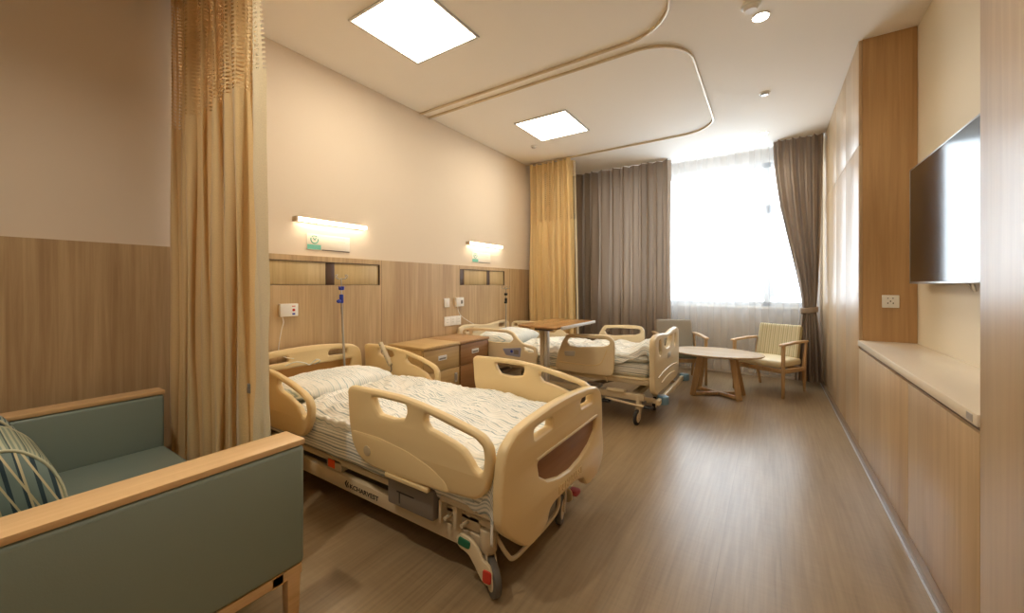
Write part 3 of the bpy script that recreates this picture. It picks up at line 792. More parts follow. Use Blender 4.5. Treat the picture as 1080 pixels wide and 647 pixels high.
def bed_one():
    yc = 1.665
    t = thing('hospital_bed', (-1.9, yc, 0), 'nearest cream hospital bed with brown inlay in its footboard', 'hospital bed', 'hospital beds in the ward')
    def rail(name, y, prof, holes):
        o = obj(name, plate(prof, holes, 'xz', y, .040, .015, .02, .012), M_cream, t)
        return o
    for y, s in ((1.18, -1), (2.15, 1)):
        rf = rail('foot_side_rail', y, RAIL_F, [RAIL_F_H1, RAIL_F_H2])
        rh = rail('head_side_rail', y, RAIL_H, [RAIL_H_H1, RAIL_H_H2])
        # raised lower shield and disc
        sh_ = [(-1.70, .50), (-1.50, .505), (-1.30, .485), (-1.16, .45), (-1.08, .41), (-1.06, .372), (-1.3, .362), (-1.55, .362), (-1.64, .39), (-1.69, .44)]
        obj('shield', plate(sh_, [], 'xz', y+s*.0165, .010, .0045, .03), M_cream, rf)
        obj('disc_badge', cyl((-1.575, y+s*.021, .424), (-1.575, y+s*.0245, .424), .024, seg=28, bev=.001), M_badge, rf)
        obj('release_lip', bx(-1.45, -1.18, y+.002 if s > 0 else y-.025, y+.025 if s > 0 else y-.002, .338, .358, .006), M_cream, rf)
    # head and foot boards
    slots = lambda c: [[(c-.275, .606), (c-.20, .617), (c-.12, .617), (c-.11, .600), (c-.115, .575), (c-.27, .569)]]
    c = yc
    sl1 = [(1.385, .607), (1.455, .615), (1.535, .616), (1.55, .60), (1.548, .572), (1.39, .567)]
    sl2 = mir(sl1, 1.703)
    inl = [(1.412, .462), (1.918, .462), (1.905, .40), (1.85, .355), (1.76, .322), (1.665, .310), (1.57, .322), (1.48, .355), (1.425, .40)]
    inl = [(1.738+(p[0]-c)*1.285, p[1]) for p in inl]
    o = obj('footboard', plate(FB, [sl1, sl2, inl], 'yz', -.825, .05, .016, .02, .012), M_cream, t)
    obj('inlay', plate([(1.738+(p[0]-1.738)*1.03, p[1]+(.004 if p[1] > .4 else -.006)) for p in inl], [], 'yz', -.828, .02, .002, .01), M_inlay, o)
    b = bar((-.797, 1.395, .482), (-.797, 2.065, .482), .008, .012, .003)
    obj('ridge', b, M_cream2, o)
    tx = text_mesh('KCHARVEST', .048, .003); tx.transform(Matrix.Translation((-.7995, 1.60, .250)) @ Matrix(((0, 0, 1, 0), (1, 0, 0, 0), (0, 1, 0, 0), (0, 0, 0, 1))))
    obj('embossed_lettering', tx, M_cream, o)
    # head board (a little further forward than the wall)
    FBh = [(p[0]-.06, p[1]+.068 if p[1] > .3 else p[1]+.12)+tuple(p[2:]) for p in FB]
    inh = [(p[0], p[1]+.060) for p in inl]
    shh = lambda P: [(p[0]-.06, p[1]+.068)+tuple(p[2:]) for p in P]
    o = obj('headboard', plate(FBh, [shh(sl1), shh(sl2), shh(inh)], 'yz', -2.945, .045, .015, .02, .012), M_cream, t)
    obj('inlay', plate([(1.738-.06+(p[0]-1.738)*1.03, p[1]+.068) for p in inh], [], 'yz', -2.948, .02, .002, .01), M_inlayh, o)
    # frames
    b = bx(-2.9, -.86, 1.235, 1.265, .240, .270, .006); bx(-2.9, -.86, 2.065, 2.095, .240, .270, .006, bm=b)
    for x in (-2.88, -2.2, -1.5, -.90): bx(x-.02, x+.02, 1.25, 2.08, .242, .268, .004, bm=b)
    obj('upper_frame', b, M_frame, t)
    obj('mattress_deck', bx(-2.88, -.90, 1.24, 2.09, .270, .282, .004), M_greyp, t)
    yb0, yb1 = 1.25, 1.86
    b = bx(-2.80, -.955, yb0-.02, yb0+.02, .125, .198, .008); bx(-2.80, -.955, yb1-.02, yb1+.02, .125, .198, .008, bm=b)
    for x in (-2.74, -1.0): bx(x-.03, x+.03, yb0, yb1, .13, .19, .006, bm=b)
    obj('base_frame', b, M_frame, t)
    # legs of the lift
    b = bar((-2.55, 1.34, .19), (-2.25, 1.34, .27), .03, .03); bar((-2.55, 1.76, .19), (-2.25, 1.76, .27), .03, .03, bm=b)
    bar((-1.35, 1.34, .19), (-1.05, 1.34, .27), .03, .03, bm=b); bar((-1.35, 1.76, .19), (-1.05, 1.76, .27), .03, .03, bm=b)
    cyl((-2.2, 1.55, .21), (-1.5, 1.55, .235), .028, bm=b)
    obj('lift_arms', b, M_greyp, t)
    obj('rail_bracket', bx(-1.465, -1.175, 1.185, 1.245, .205, .334, .010), M_greyp, t)
    b = bx(-1.40, -1.29, 1.1835, 1.186, .272, .277); bx(-1.385, -1.38, 1.1835, 1.186, .225, .272, bm=b)
    obj('bracket_slot', b, M_black, t)
    b = bx(-1.16, -1.145, 1.20, 1.26, .205, .30, .003); bx(-1.08, -1.06, 1.20, 1.26, .20, .30, .003, bm=b); bx(-1.16, -.97, 1.235, 1.25, .205, .262, .003, bm=b)
    bar((-1.03, 1.24, .285), (-.97, 1.28, .20), .02, .04, bm=b)
    for x in (-1.12, -1.03): cyl((x, 1.195, .235), (x, 1.255, .235), .008, bm=b)
    bx(-1.15, -.865, 1.195, 1.225, .300, .326, .01, bm=b)
    obj('hinge_brackets', b, M_frame, t)
    b = bx(-2.03, -1.90, 1.235, 1.34, .205, .262, .003)
    o = obj('release_box', b, M_frame, t)
    obj('orange_label', bx(-2.015, -1.955, 1.2335, 1.2355, .212, .255), M_orange, o)
    tx = text_mesh('KCHARVEST', .032, .0006); tx.transform(Matrix.Translation((-1.815, yb0-.0206, .150)) @ Matrix.Rotation(PI/2, 4, 'X') @ Matrix.Diagonal((1.30, 1, 1, 1)))
    o = obj('beam_lettering', tx, M_black, t)
    b = plate([(-1.858, .165), (-1.842, .183), (-1.836, .183), (-1.846, .165), (-1.832, .147), (-1.842, .147)], [], 'xz', yb0-.0206, .0012, .0003, .003); merge(b, plate([(-1.838, .165), (-1.828, .179), (-1.822, .179), (-1.830, .165), (-1.820, .151), (-1.826, .151)], [], 'xz', yb0-.0206, .0012, .0003, .003))
    obj('beam_emblem', b, M_black, t)
    castor(t, (-.935, yb0), (-.897, 1.225), .235, .068, post=.034)
    castor(t, (-.905, yb1), (-.885, 1.785), .20, .068)
    castor(t, (-2.70, yb0), (-2.66, 1.24), .14); castor(t, (-2.70, yb1), (-2.66, 1.85), .14)
    # pedal arms
    for yy, mats in ((yb0-.050, (M_green, M_red)), (yb1+.034, (M_green, M_pink))):
        arm_ = [(-1.035, .208), (-.985, .204), (-.945, .175), (-.925, .14), (-.895, .132), (-.868, .110), (-.866, .065), (-.895, .048), (-.93, .062), (-.962, .105), (-.995, .140), (-1.045, .150), (-1.06, .18)]
        a = obj('pedal_arm', plate(arm_, [], 'xz', yy, .014, .004, .015), M_cream2, t)
        yo = yy-.008 if yy < yc else yy+.008
        obj('green_pad', plate([(-1.045, .163), (-.985, .160), (-.980, .192), (-1.040, .196)], [], 'xz', yo, .008, .003, .011), mats[0], a)
        obj('red_pad', plate([(-.920, .062), (-.880, .064), (-.878, .112), (-.918, .112)], [], 'xz', yo, .008, .003, .011), mats[1], a)
    if True:
        obj('brake_pedal', bx(-.895, -.845, 1.90, 1.955, .085, .112, .008), M_pink, t)
    obj('brake_bar', tube([(-.93, 1.28, .20), (-.875, 1.29, .13), (-.865, 1.33, .095), (-.865, 1.45, .088), (-.865, 1.62, .088), (-.868, 1.73, .11), (-.90, 1.80, .17)], .009), M_cream2, t)
    return t
bed1 = bed_one()

def mattress(x0, x1, y0, y1, z0, z1, label, group='mattresses'):
    def fn(u, v):
        a = u*2*PI
        return 0
    b = bx(x0, x1, y0, y1, z0, z1, .045, 4)
    bmesh.ops.subdivide_edges(b, edges=[e for e in b.edges if e.calc_length() > .3], cuts=30, use_grid_fill=True)
    for v in b.verts:
        if v.co.z > z0+.01:
            v.co.y += .006*fbm(v.co.x*6, v.co.z*14, 3); v.co.z += .004*fbm(v.co.x*8, v.co.y*8, 1)
    uvl = b.loops.layers.uv.new('UVMap')
    for f in b.faces:
        for l in f.loops:
            co = l.vert.co
            l[uvl].uv = (co.x, co.z*1.0+.5*abs(co.y)) if abs(f.normal.y) > .3 or abs(f.normal.x) > .5 else (co.x, co.y)
    return tag(obj('mattress', b, M_sheet, smooth=60), label, 'mattress', group)
def quilt(x0, x1, y0, y1, ztop, near_drop, far_drop, foot_drop, label, seed, bump=.03, headrise=0, foot_rise=0, nx=120, ny=90, group='striped quilts on the beds'):
    yc = (y0+y1)/2; W = (y1-y0)/2
    def fn(u, v):
        xx = u*1.06; x = x0+(x1-x0)*min(1, xx)
        a = (v*2-1)*1.22
        ae = min(1, abs(a)); over = max(0, abs(a)-1)/.22
        s = -1 if a < 0 else 1
        drop = near_drop*(1+.9*sstep(.80, .93, u)) if s < 0 else far_drop
        y = yc+s*W*(ae**.92)
        rim = sstep(.78, 1.0, abs(a))
        z = ztop+.018*(1-a*a*.6)-rim*.03-over*drop
        z += foot_rise*sstep(.72, .95, u)
        # creases
        n1 = fbm(x*3.1+seed, y*3.4, seed); n2 = 1-abs(fbm(x*5.5+y*2.5, y*5-x*1.2, seed+5)); n3 = fbm(x*16, y*16, seed+9)
        z += (bump*n1+bump*.7*(n2**3-.5)+bump*.05*n3)*(1-.6*over)
        z += (.030+.012*math.sin(x*60))*sstep(.84, .95, u)*sstep(.45, .95, -a)
        y -= .012*sstep(.85, .95, u)*sstep(.8, 1, -a)
        fo = max(0, (u-.93)/.07)
        z -= fo*foot_drop
        bul = .02*fbm(x*7, a*3, seed+2)
        y += s*(.010+bul)*over
        if u < .03: z -= (.03-u)/.03*.02
        return Vector((x+.01*fbm(y*5, seed, 3), y, z)), (x+.05*n1, (a*W if abs(a) < 1 else s*(W+over*drop))+.012*n1+.06*x)
    return fn and grid(nx, ny, fn)
def pillow(x0, x1, y0, y1, z0, h, label, seed, tilt=0, group='white pillows on the beds', mat=None):
    b = bmesh.new(); N = 36
    uvl = b.loops.layers.uv.new('UVMap')
    grids = []
    for side in (1, -1):
        rows = []
        for j in range(N+1):
            row = []
            for i in range(N+1):
                a = i/N*2-1; c = j/N*2-1
                k = (max(0, 1-abs(a)**3)*max(0, 1-abs(c)**3))**.45
                pin = 1-.06*(a*a*c*c)*2
                x = (x0+x1)/2+(x1-x0)/2*a*pin; y = (y0+y1)/2+(y1-y0)/2*c*pin
                z = z0+h*.42+side*h*.5*k*(1+.18*fbm(a*2.2+seed, c*2.2, side))+.006*fbm(a*6, c*6, seed)
                z = max(z, z0)
                z += tilt*(x1-x)/(x1-x0)
                row.append(b.verts.new((x, y, z)))
            rows.append(row)
        for j in range(N):
            for i in range(N):
                q = (rows[j][i], rows[j][i+1], rows[j+1][i+1], rows[j+1][i])
                f = b.faces.new(q if side > 0 else q[::-1])
                for l in f.loops: l[uvl].uv = (l.vert.co.x, l.vert.co.y)
    bmesh.ops.remove_doubles(b, verts=b.verts[:], dist=.0008)
    return tag(obj('pillow', b, mat or M_pillow, smooth=180), label, 'pillow', group)

mattress(-2.86, -.885, 1.200, 2.115, .283, .455, 'striped mattress on the nearest bed')
q = quilt(-2.36, -.872, 1.215, 2.105, .505, .10, .06, .10, '', 2, .032)
o = tag(obj('quilt', q, M_quilt, smooth=0), 'rumpled pale striped quilt spread on the nearest bed', 'quilt', 'striped quilts on the beds'); finish(o.data, 180); solid(o, .012)
pillow(-2.86, -2.34, 1.27, 2.02, .457, .135, 'plump striped pillow at the head of the nearest bed', 1)
# crumpled quilt end hanging at the near foot corner
def bunch(u, v):
    a = u*2*PI; 
    x = -.925+.045*math.cos(a)*(1-.3*v); y = 1.245+.035*math.sin(a)
    z = .33+.17*v
    r = .010*math.sin(a*5+v*2)+.008*fbm(a, v*3)
    return Vector((x+r*math.cos(a), y+r*math.sin(a), z)), (a*.06+v*.02, v*.03+a*.05)

def bed_two():
    y0, y1 = 3.40, 4.40; yc = 3.9
    t = thing('hospital_bed', (-1.9, yc, 0), 'farther cream hospital bed with blue bumpers at its foot', 'hospital bed', 'hospital beds in the ward')
    NF = [(-1.622, .715), (-1.600, .736), (-1.42, .748), (-1.248, .754), (-1.180, .742, .03), (-1.150, .70), (-1.147, .64), (-1.153, .457), (-1.165, .405, .03), (-1.20, .386), (-1.416, .384), (-1.69, .384), (-1.728, .41), (-1.725, .46), (-1.70, .56), (-1.655, .67)]
    NFH = [(-1.605, .675), (-1.580, .702), (-1.4, .712), (-1.215, .712), (-1.19, .695), (-1.198, .668), (-1.25, .648), (-1.486, .622), (-1.58, .628)]
    NH = [(-2.90, .69), (-2.87, .715), (-2.838, .724), (-2.60, .733), (-2.288, .732), (-2.22, .71), (-2.166, .655), (-2.10, .605), (-2.0, .592), (-1.945, .573), (-1.93, .50), (-1.945, .40), (-2.0, .375), (-2.8, .375), (-2.88, .41), (-2.90, .5)]
    NHH = [(-2.75, .695), (-2.50, .704), (-2.304, .700), (-2.24, .68), (-2.215, .64), (-2.26, .602), (-2.46, .592), (-2.66, .61), (-2.76, .65)]
    NHH2 = [(-2.09, .575), (-2.02, .562), (-1.975, .55), (-1.97, .525), (-2.03, .522), (-2.08, .54)]
    NHH3 = [(-2.86, .69), (-2.81, .695), (-2.80, .66), (-2.85, .65)]
    for y, s in ((y0, -1), (y1, 1)):
        f = obj('foot_side_rail', plate(NF, [NFH], 'xz', y, .034, .012, .02, .012), M_cream2, t)
        h = obj('head_side_rail', plate(NH, [NHH, NHH2, NHH3], 'xz', y, .034, .012, .02, .01), M_cream2, t)
        obj('control_pad', plate([(-2.345, .535), (-2.115, .563), (-2.127, .463), (-2.304, .471)], [], 'xz', y+s*.018, .006, .002, .015), M_pad, h)
        b = cyl((-2.23, y+s*.020, .515), (-2.23, y+s*.023, .515), .016); 
        obj('pad_button', b, M_blue, h)
        obj('pad_display', bx(-2.20, -2.145, min(y+s*.020, y+s*.023), max(y+s*.020, y+s*.023), .49, .535), M_greyp, h)
        obj('rail_badge', plate([(-1.635, .575), (-1.52, .585), (-1.525, .535), (-1.625, .53)], [], 'xz', y+s*.017, .006, .002, .012), M_alu, f)
        obj('moulded_step', tube([(-1.69, y+s*.016, .47), (-1.5, y+s*.016, .465), (-1.34, y+s*.016, .47), (-1.27, y+s*.016, .50), (-1.24, y+s*.016, .56), (-1.21, y+s*.016, .63)], .005), M_cream, f)
        b = None
        for x in (-1.62, -1.26, -2.3, -2.6):
            b = bar((x, y-s*.02, .385), (x+.03, y-s*.035, .33), .03, .014, bm=b)
        obj('rail_bracket', b, M_frame, t)
    FB2 = [(3.385, .70), (3.40, .745, .03), (3.486, .772), (3.70, .765), (3.79, .752), (3.9, .745), (4.01, .752), (4.10, .765), (4.314, .772), (4.40, .745, .03), (4.415, .70), (4.42, .50), (4.42, .36), (4.40, .29, .05), (4.33, .262), (3.9, .252), (3.47, .262), (3.40, .29, .05), (3.38, .36), (3.38, .5)]
    s1 = [(3.53, .715), (3.60, .72), (3.625, .66), (3.64, .60), (3.60, .575), (3.54, .61), (3.52, .66)]
    cen = [(3.72, .715), (3.80, .712), (3.90, .708), (4.0, .712), (4.08, .715), (4.05, .655), (3.98, .62), (3.9, .612), (3.82, .62), (3.75, .655)]
    o = obj('footboard', plate(FB2, [s1, mir(s1, yc), cen], 'yz', -.825, .05, .016, .03, .02), M_cream2, t)
    obj('label_plate', bx(-.7995, -.798, 3.86, 4.0, .515, .565, .0005), M_alu, o)
    b = tube([(-.800, 3.5, .40), (-.800, 3.7, .42), (-.800, 3.9, .425), (-.800, 4.1, .42), (-.800, 4.3, .40)], .006)
    tube([(-.800, 3.62, .335), (-.800, 3.78, .352), (-.800, 3.9, .356), (-.800, 4.02, .352), (-.800, 4.18, .335)], .005, bm=b)
    obj('moulded_groove', b, M_cream, o)
    HB = [(p[0]-.02, p[1]-.03)+tuple(p[2:]) for p in FB2]
    hs = [(3.50, .70), (3.62, .703), (3.62, .66), (3.50, .655)]
    obj('headboard', plate(HB, [hs, mir(hs, yc-.02)], 'yz', -2.95, .045, .015, .03, .01), M_cream2, t)
    b = bx(-2.88, -.87, 3.44, 3.48, .335, .375, .006); bx(-2.88, -.87, 4.32, 4.36, .335, .375, .006, bm=b)
    for x in (-2.86, -2.2, -1.5, -.92): bx(x-.02, x+.02, 3.47, 4.33, .337, .373, .004, bm=b)
    obj('upper_frame', b, M_frame, t)
    obj('mattress_deck', plate([(-2.88, 3.43), (-.86, 3.43, .08), (-.86, 4.37, .08), (-2.88, 4.37)], [], 'xy', .384, .016, .006), M_cream2, t)
    b = bx(-2.8, -.90, 3.42, 3.46, .20, .255, .006); bx(-2.8, -.90, 4.34, 4.38, .20, .255, .006, bm=b)
    for x in (-2.74, -1.0): bx(x-.03, x+.03, 3.44, 4.36, .205, .25, .006, bm=b)
    obj('base_frame', b, M_frame, t)
    b = bar((-2.55, 3.6, .24), (-2.25, 3.6, .34), .035, .035); bar((-2.55, 4.2, .24), (-2.25, 4.2, .34), .035, .035, bm=b)
    bar((-1.45, 3.6, .24), (-1.15, 3.6, .34), .035, .035, bm=b); bar((-1.45, 4.2, .24), (-1.15, 4.2, .34), .035, .035, bm=b)
    cyl((-2.2, 3.9, .27), (-1.5, 3.9, .30), .03, bm=b)
    obj('lift_arms', b, M_greyp, t)
    obj('end_bar', bx(-.815, -.785, 3.47, 4.62, .17, .215, .006), M_cream2, t)
    obj('end_bar_bracket', bx(-.90, -.80, 4.30, 4.34, .19, .215, .004), M_frame, t)
    b = bx(-.90, -.80, 3.50, 3.54, .175, .205, .004); bar((-.93, 3.44, .225), (-.83, 3.53, .195), .03, .03, bm=b)
    obj('end_bar_bracket', b, M_frame, t)
    for y in (3.60, 4.63):
        o = obj('bumper', cyl((-.785, y, .155), (-.785, y, .23), .05, seg=28, bev=.012), M_bump, t)
        obj('bumper_bolt', cyl((-.79, y, .225), (-.79, y, .232), .018, seg=16), M_alu, o)
    castor(t, (-.95, 3.44), (-.954, 3.40), .24, .062, True)
    castor(t, (-.93, 3.95), (-.926, 3.90), .22, .062, True)
    castor(t, (-2.7, 3.44), (-2.66, 3.43), .21, .062, True); castor(t, (-2.7, 4.36), (-2.66, 4.35), .21, .062, True)
    b = tube([(-1.24, 3.42, .185), (-1.10, 3.415, .175), (-.98, 3.41, .165), (-.86, 3.41, .165)], .010)
    o = obj('brake_lever', b, M_cream2, t)
    for x in (-1.235, -.86): obj('brake_pad', bx(x-.04, x+.04, 3.385, 3.44, .150, .175, .012, 3), M_black, o)
    obj('junction_box', bx(-1.23, -1.06, 3.40, 3.45, .258, .278, .004), M_cream2, t)
    b = cyl((-1.42, 3.44, .29), (-1.28, 3.44, .29), .014); sphere((-1.30, 3.435, .285), .02, bm=b)
    obj('actuator', b, M_greyp, t)
    return t
M_pad = plain('control_pad', (150, 152, 176), .4)
bed2 = bed_two()
mattress(-2.85, -.87, 3.45, 4.35, .3925, .52, 'striped mattress on the farther bed')
q = quilt(-2.25, -.862, 3.445, 4.35, .560, .04, .05, .05, '', 13, .035, foot_rise=.12)
o = tag(obj('quilt', q, M_quilt, smooth=0), 'rumpled pale striped quilt heaped towards the foot of the farther bed', 'quilt', 'striped quilts on the beds'); finish(o.data, 180); solid(o, .02)
# rolled front fold of the far quilt
def roll(xa, xb, yy, zz, r, seed):
    def fn(u, v):
        a = v*2*PI; x = xa+(xb-xa)*u; e = math.sin(PI*min(1, max(0, u)))**.3
        rr = r*(.9*e+.1)*(1+.16*fbm(x*8, a, seed))
        return Vector((x, yy+.01*math.sin(x*9)+1.3*rr*math.cos(a), zz+.01*fbm(x*4, 1, seed)+rr*math.sin(a))), (x, a*r)
    return grid(60, 20, fn)
o = tag(obj('folded_blanket', roll(-1.20, -.87, 3.49, .563, .040, 5), M_quilt, smooth=0), 'rolled pale striped blanket edge at the foot of the farther bed', 'blanket'); finish(o.data, 180)
pillow(-2.85, -2.34, 3.52, 4.26, .522, .17, 'white pillow at the head of the farther bed', 4)

# remote handset on far head rail of bed one
t = thing('bed_remote', (-2.62, 2.12, .54), 'beige bed remote handset hung on the far head rail of the nearest bed', 'remote control')
o = obj('handset', bar((-2.575, 2.118, .545), (-2.70, 2.112, .725), .028, .034, .008, up=(0, 1, 0)), M_rem if 'remote' in MATS else plain('remote', (196, 182, 152), .45), t)
b = None
for k in range(4):
    p = Vector((-2.60, 2.102, .575)).lerp(Vector((-2.685, 2.097, .705)), k/3); b = sphere(p, .007, (1, .5, 1), bm=b, seg=10)
obj('buttons', b, M_greyp, t)
obj('cord', tube([(-2.575, 2.118, .545), (-2.57, 2.12, .51), (-2.60, 2.125, .48)], .004), M_greyp, t)

# cable loops on pillow head
o = tag(obj('coiled_cable', tube([(-2.90, 1.45, .62), (-2.86, 1.50, .645), (-2.84, 1.56, .63), (-2.85, 1.60, .61), (-2.83, 1.64, .645), (-2.85, 1.68, .625), (-2.89, 1.66, .60)], .0035), M_white), 'thin white cable looped behind the pillow of the nearest bed', 'cable')

# IV poles
def iv_pole(x, y, z0, z1, colr, label, lean):
    t = thing('iv_pole', (x, y, z0), label, 'iv pole', 'iv poles fixed at the bed heads')
    dy = lean
    obj('pole', tube([(x, y, z0), (x, y+dy*.6, z0+(z1-z0)*.6), (x, y+dy, z1)], .0085, False), M_metal, t)
    o = obj('clamp', cyl((x, y+dy, z1-.03), (x, y+dy, z1+.04), .016, seg=18, bev=.003), colr, t)
    obj('knob', sphere((x+.01, y+dy-.028, z1-.015), .016, (1, 1.2, 1)), colr, t)
    b = cyl((x, y+dy, z1+.075), (x, y+dy, z1+.105), .02, .024, seg=18, bev=.003); sphere((x+.012, y+dy-.018, z1+.09), .013, bm=b)
    obj('upper_knob', b, colr, t)
    obj('inner_rod', tube([(x, y+dy, z1+.02), (x, y+dy*1.05, z1+.17)], .005, False), M_metal, t)
    b = None
    zt = z1+.17
    for a in (0, 90, 180, 270):
        c, s = math.cos(math.radians(a+20)), math.sin(math.radians(a+20))
        b = tube([(x, y+dy, zt), (x+.025*c, y+dy+.025*s, zt-.006), (x+.05*c, y+dy+.05*s, zt+.004), (x+.056*c, y+dy+.056*s, zt+.022), (x+.044*c, y+dy+.044*s, zt+.03)], .0028, True, 5, bm=b)
    obj('hooks', b, M_metal, t)
iv_pole(-2.90, 1.925, .40, 1.085, M_blue, 'thin steel pole with blue clamps at the head of the nearest bed', -.035)
iv_pole(-2.90, 4.26, .42, .99, M_black, 'thin pole with black clamps at the head of the farther bed', 0)

# ------------------------------------------------------------------ bedside cabinets
def cabinet(y0, y1, mt, mf, label):
    x0, x1, zt = XP+.014, -2.54, .65
    t = thing('bedside_cabinet', ((x0+x1)/2, (y0+y1)/2, 0), label, 'bedside cabinet', 'bedside cabinets between the beds')
    obj('body', bx(x0, x1, y0+.004, y1-.004, .07, zt-.028, .002), mf, t)
    obj('cabinet_top', bx(x0-.0, x1+.028, y0, y1, zt-.028, zt, .006), mt, t)
    d = obj('drawer', bx(x1+.0005, x1+.018, y0+.010, y1-.010, .415, zt-.034, .002), mf, t)
    yc = (y0+y1)/2
    b = plate([(yc-.055, .508), (yc+.055, .508), (yc+.055, .552), (yc-.055, .552)], [[(yc-.045, .516), (yc+.045, .516), (yc+.045, .530), (yc-.045, .530)]], 'yz', x1+.0205, .006, .002, .008, .004)
    h = obj('handle', b, M_white, d)
    obj('handle_recess', bx(x1+.0182, x1+.0195, yc-.047, yc+.047, .514, .545), M_greyp, h)
    d = obj('door', bx(x1+.0005, x1+.018, y0+.010, y1-.010, .085, .408, .002), mf, t)
    b = plate([(y1-.075, .27), (y1-.040, .27), (y1-.040, .36), (y1-.075, .36)], [], 'yz', x1+.0205, .006, .002, .006)
    h = obj('handle', b, M_alu, d)
    obj('handle_recess', bx(x1+.0236, x1+.0242, y1-.067, y1-.054, .285, .345), M_greyp, h)
    for (x, y) in ((x0+.05, y0+.06), (x0+.05, y1-.06), (x1-.05, y0+.06), (x1-.05, y1-.06)):
        o = obj('castor', cyl((x, y, .045), (x, y, .072), .014), M_metal, t)
        obj('wheel', cyl((x, y-.011, .024), (x, y+.011, .024), .024, bev=.003), M_rubber, o)
cabinet(2.42, 2.905, M_cab1, M_cab1f, 'light oak bedside cabinet next to the nearest bed')
cabinet(2.91, 3.375, M_cab2, M_cab2f, 'darker brown bedside cabinet next to the farther bed')

# ------------------------------------------------------------------ overbed table
t = thing('overbed_table', (-1.67, 3.12, 0), 'overbed table with brown top on a grey column between the two beds', 'table')
top = [(-1.86, 2.88, .07), (-1.44, 2.84, .03), (-1.42, 3.66, .04), (-1.88, 3.66, .07)]
obj('tabletop', plate(top, [], 'xy', .846, .018, .005, .05), M_over, t)
obj('edge_strip', bx(-1.432, -1.412, 2.90, 3.62, .832, .858, .004), M_alu, t)
b = bx(-1.730, -1.690, 3.08, 3.13, .08, .80, .005)
obj('column', b, M_frame, t)
obj('inner_column', bx(-1.689, -1.655, 3.085, 3.13, .08, .815, .005), M_alu, t)
obj('top_bracket', bx(-1.75, -1.60, 3.02, 3.22, .80, .836, .006), M_dark, t)
b = bx(-1.73, -1.62, 3.00, 3.06, .045, .085, .006); bx(-1.76, -1.70, 3.02, 3.58, .045, .08, .006, bm=b); bx(-1.64, -1.58, 3.02, 3.58, .045, .08, .006, bm=b); bx(-1.76, -1.58, 3.06, 3.16, .045, .08, .006, bm=b)
obj('base', b, M_frame, t)
for x in (-1.73, -1.61):
    for y in (3.05, 3.55): obj('castor', cyl((x-.01, y, .0225), (x+.01, y, .0225), .0225, bev=.003), M_rubber, t)

# ------------------------------------------------------------------ armchairs and coffee table
def armchair(cx, cy, rz, label, mback, mseat):
    t = bpy.data.objects.new('armchair', None); C.objects.link(t); OFF[t.name] = Vector((0, 0, 0))
    tag(t, label, 'chair', 'armchairs by the window')
    for s in (-1, 1):
        x = s*.255
        obj('front_leg', bar((x, -.255, .555), (x, -.262, 0), .032, .036, .006, up=(0, 1, 0), taper=.8), M_beech, t)
        obj('rear_leg', bar((x, .215, .30), (x*.92, .285, 0), .030, .036, .006, up=(0, 1, 0), taper=.8), M_beech, t)
        obj('arm_support', bar((x, .215, .28), (x, .27, .56), .028, .034, .006, up=(0, 1, 0), taper=.85), M_beech, t)
        ar = plate([(-.31, .556), (-.29, .578), (.0, .588), (.27, .582), (.30, .568), (.28, .556), (.0, .560)], [], 'yz', x, .05, .008, .012)
        obj('armrest', ar, M_beech, t)
        obj('side_rail', bar((x, -.25, .285), (x, .225, .265), .022, .045, .004), M_beech, t)
    b = bar((-.25, -.245, .285), (.25, -.245, .285), .022, .045, .004); bar((-.24, .215, .262), (.24, .215, .262), .022, .04, .004, bm=b)
    obj('cross_rail', b, M_beech, t)
    # seat cushion with slight dome
    b = bx(-.238, .238, -.275, .21, .31, .385, .028, 4)
    bmesh.ops.subdivide_edges(b, edges=[e for e in b.edges if e.calc_length() > .2], cuts=10, use_grid_fill=True)
    uvl = b.loops.layers.uv.new('UVMap')
    for v in b.verts:
        if v.co.z > .36: v.co.z += .015*(1-(v.co.x/.24)**2)*(1-(v.co.y/.27)**2)
        v.co.z += .018*(-v.co.y)
    for f in b.faces:
        for l in f.loops: l[uvl].uv = (l.vert.co.y, l.vert.co.x)
    obj('seat', b, mseat, t, smooth=60)
    b = bx(-.222, .222, -.035, .035, 0, .385, .026, 4)
    bmesh.ops.subdivide_edges(b, edges=[e for e in b.edges if e.calc_length() > .2], cuts=10, use_grid_fill=True)
    uvl = b.loops.layers.uv.new('UVMap')
    for f in b.faces:
        for l in f.loops: l[uvl].uv = (l.vert.co.z, l.vert.co.x)
    for v in b.verts:
        v.co.y += .02*(v.co.x/.22)**2*-1
    b.transform(Matrix.Translation((0, .19, .365)) @ Matrix.Rotation(math.radians(-14), 4, 'X'))
    obj('backrest', b, mback, t, smooth=60)
    obj('back_frame', bar((-.20, .262, .50), (.20, .262, .50), .02, .04, .004), M_beech, t)
    t.location = (cx, cy, 0); t.rotation_euler = (0, 0, math.radians(rz))
    return t
armchair(-.005, 5.36, -25, 'wooden armchair with yellow striped back and cream seat beside the tied drape', M_chy, M_chs)
armchair(-.975, 5.33, 23, 'wooden armchair with plain grey back behind the foot of the farther bed', M_chg, M_chg2 if 'chair_green' in MATS else plain('chair_green', (134, 140, 122), .7))

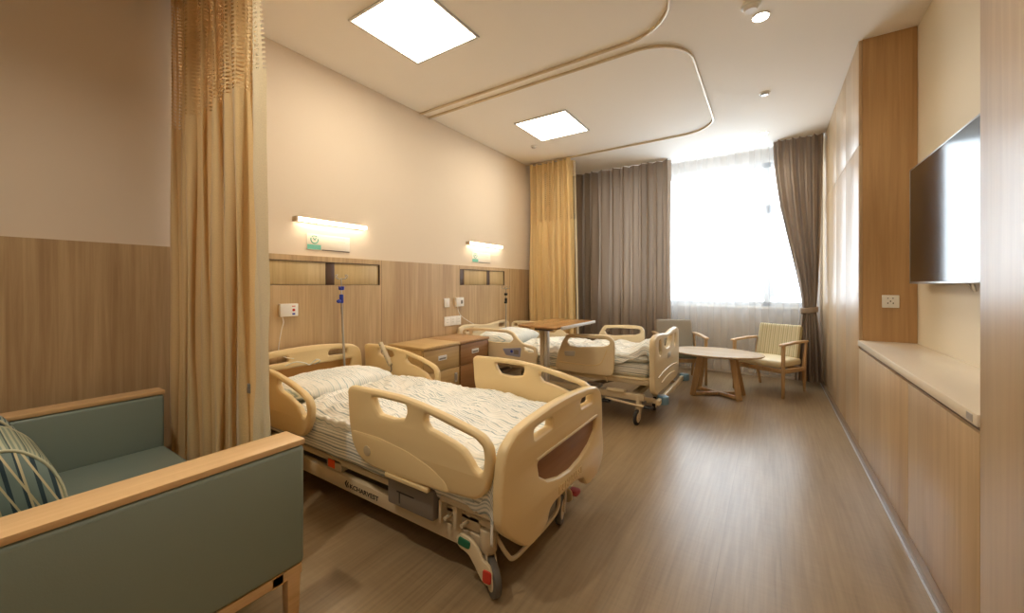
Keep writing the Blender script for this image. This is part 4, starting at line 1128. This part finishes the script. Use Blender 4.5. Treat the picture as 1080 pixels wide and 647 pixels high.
tcx, tcy, tz = -.50, 4.80, .455
t = thing('coffee_table', (tcx, tcy, 0), 'oval pale wood coffee table with splayed crossed legs near the window', 'table')
b = bmesh.new(); N = 64; rings = []
for (k, z) in ((.90, tz-.012), (.965, tz-.004), (1., tz+.008), (1., tz+.014), (.99, tz+.018)):
    rings.append([b.verts.new((tcx+.46*k*math.cos(2*PI*i/N), tcy+.335*k*math.sin(2*PI*i/N), z)) for i in range(N)])
for r in range(len(rings)-1):
    for i in range(N): b.faces.new((rings[r][i], rings[r][(i+1) % N], rings[r+1][(i+1) % N], rings[r+1][i]))
b.faces.new(rings[-1]); b.faces.new(rings[0][::-1])
obj('tabletop', b, M_tabtop, t)
feet = {'a': (-.705, 4.66), 'b': (-.265, 4.70), 'c': (-.245, 4.96), 'd': (-.685, 4.94)}
tops = {'a': (-.635, 4.70), 'b': (-.335, 4.73), 'c': (-.325, 4.90), 'd': (-.625, 4.90)}
for k in 'abcd':
    obj('leg', bar((*tops[k], tz-.011), (*feet[k], 0), .055, .042, .004, up=(0, 1, 0)), M_beech, t)
obj('stretcher', bar((*feet['a'], .022), (*feet['c'], .022), .036, .034, .004), M_beech, t)
obj('stretcher', bar((*feet['b'], .0225), (*feet['d'], .0225), .036, .034, .004), M_beech, t)

# ------------------------------------------------------------------ light, world, camera
wd = bpy.data.worlds.new('world'); sc.world = wd; wd.use_nodes = True
bg = wd.node_tree.nodes['Background']; bg.inputs[0].default_value = (.80, .91, 1, 1); bg.inputs[1].default_value = 4.8
ld = bpy.data.lights.new('window_portal', 'AREA'); ld.shape = 'RECTANGLE'; ld.size = WX1-WX0; ld.size_y = WZ1-WZ0; ld.cycles.is_portal = True
lo = bpy.data.objects.new('window_portal', ld); C.objects.link(lo); lo.location = ((WX0+WX1)/2, YW+.2, (WZ0+WZ1)/2); lo.rotation_euler = (-PI/2, 0, 0)

cam = bpy.data.cameras.new('camera'); cam.sensor_width = 36; cam.sensor_fit = 'HORIZONTAL'; cam.lens = 413/1080*36
cam.shift_y = -(323.5-301)/1080; cam.clip_start = .02
co = bpy.data.objects.new('camera', cam); C.objects.link(co); co.location = (0, 0, 1.2); co.rotation_euler = (PI/2, 0, math.atan2(272, 413))
sc.camera = co
sc.view_settings.view_transform = 'Standard'; sc.view_settings.look = 'None'; sc.view_settings.exposure = 1.0; sc.view_settings.gamma = 1; sc.view_settings.use_curve_mapping = False
cy = sc.cycles
cy.use_denoising = True
try: cy.denoiser = 'OPENIMAGEDENOISE'
except Exception: pass
cy.max_bounces = 10; cy.diffuse_bounces = 6; cy.transparent_max_bounces = 16; cy.sample_clamp_indirect = 8; cy.caustics_reflective = False; cy.caustics_refractive = False
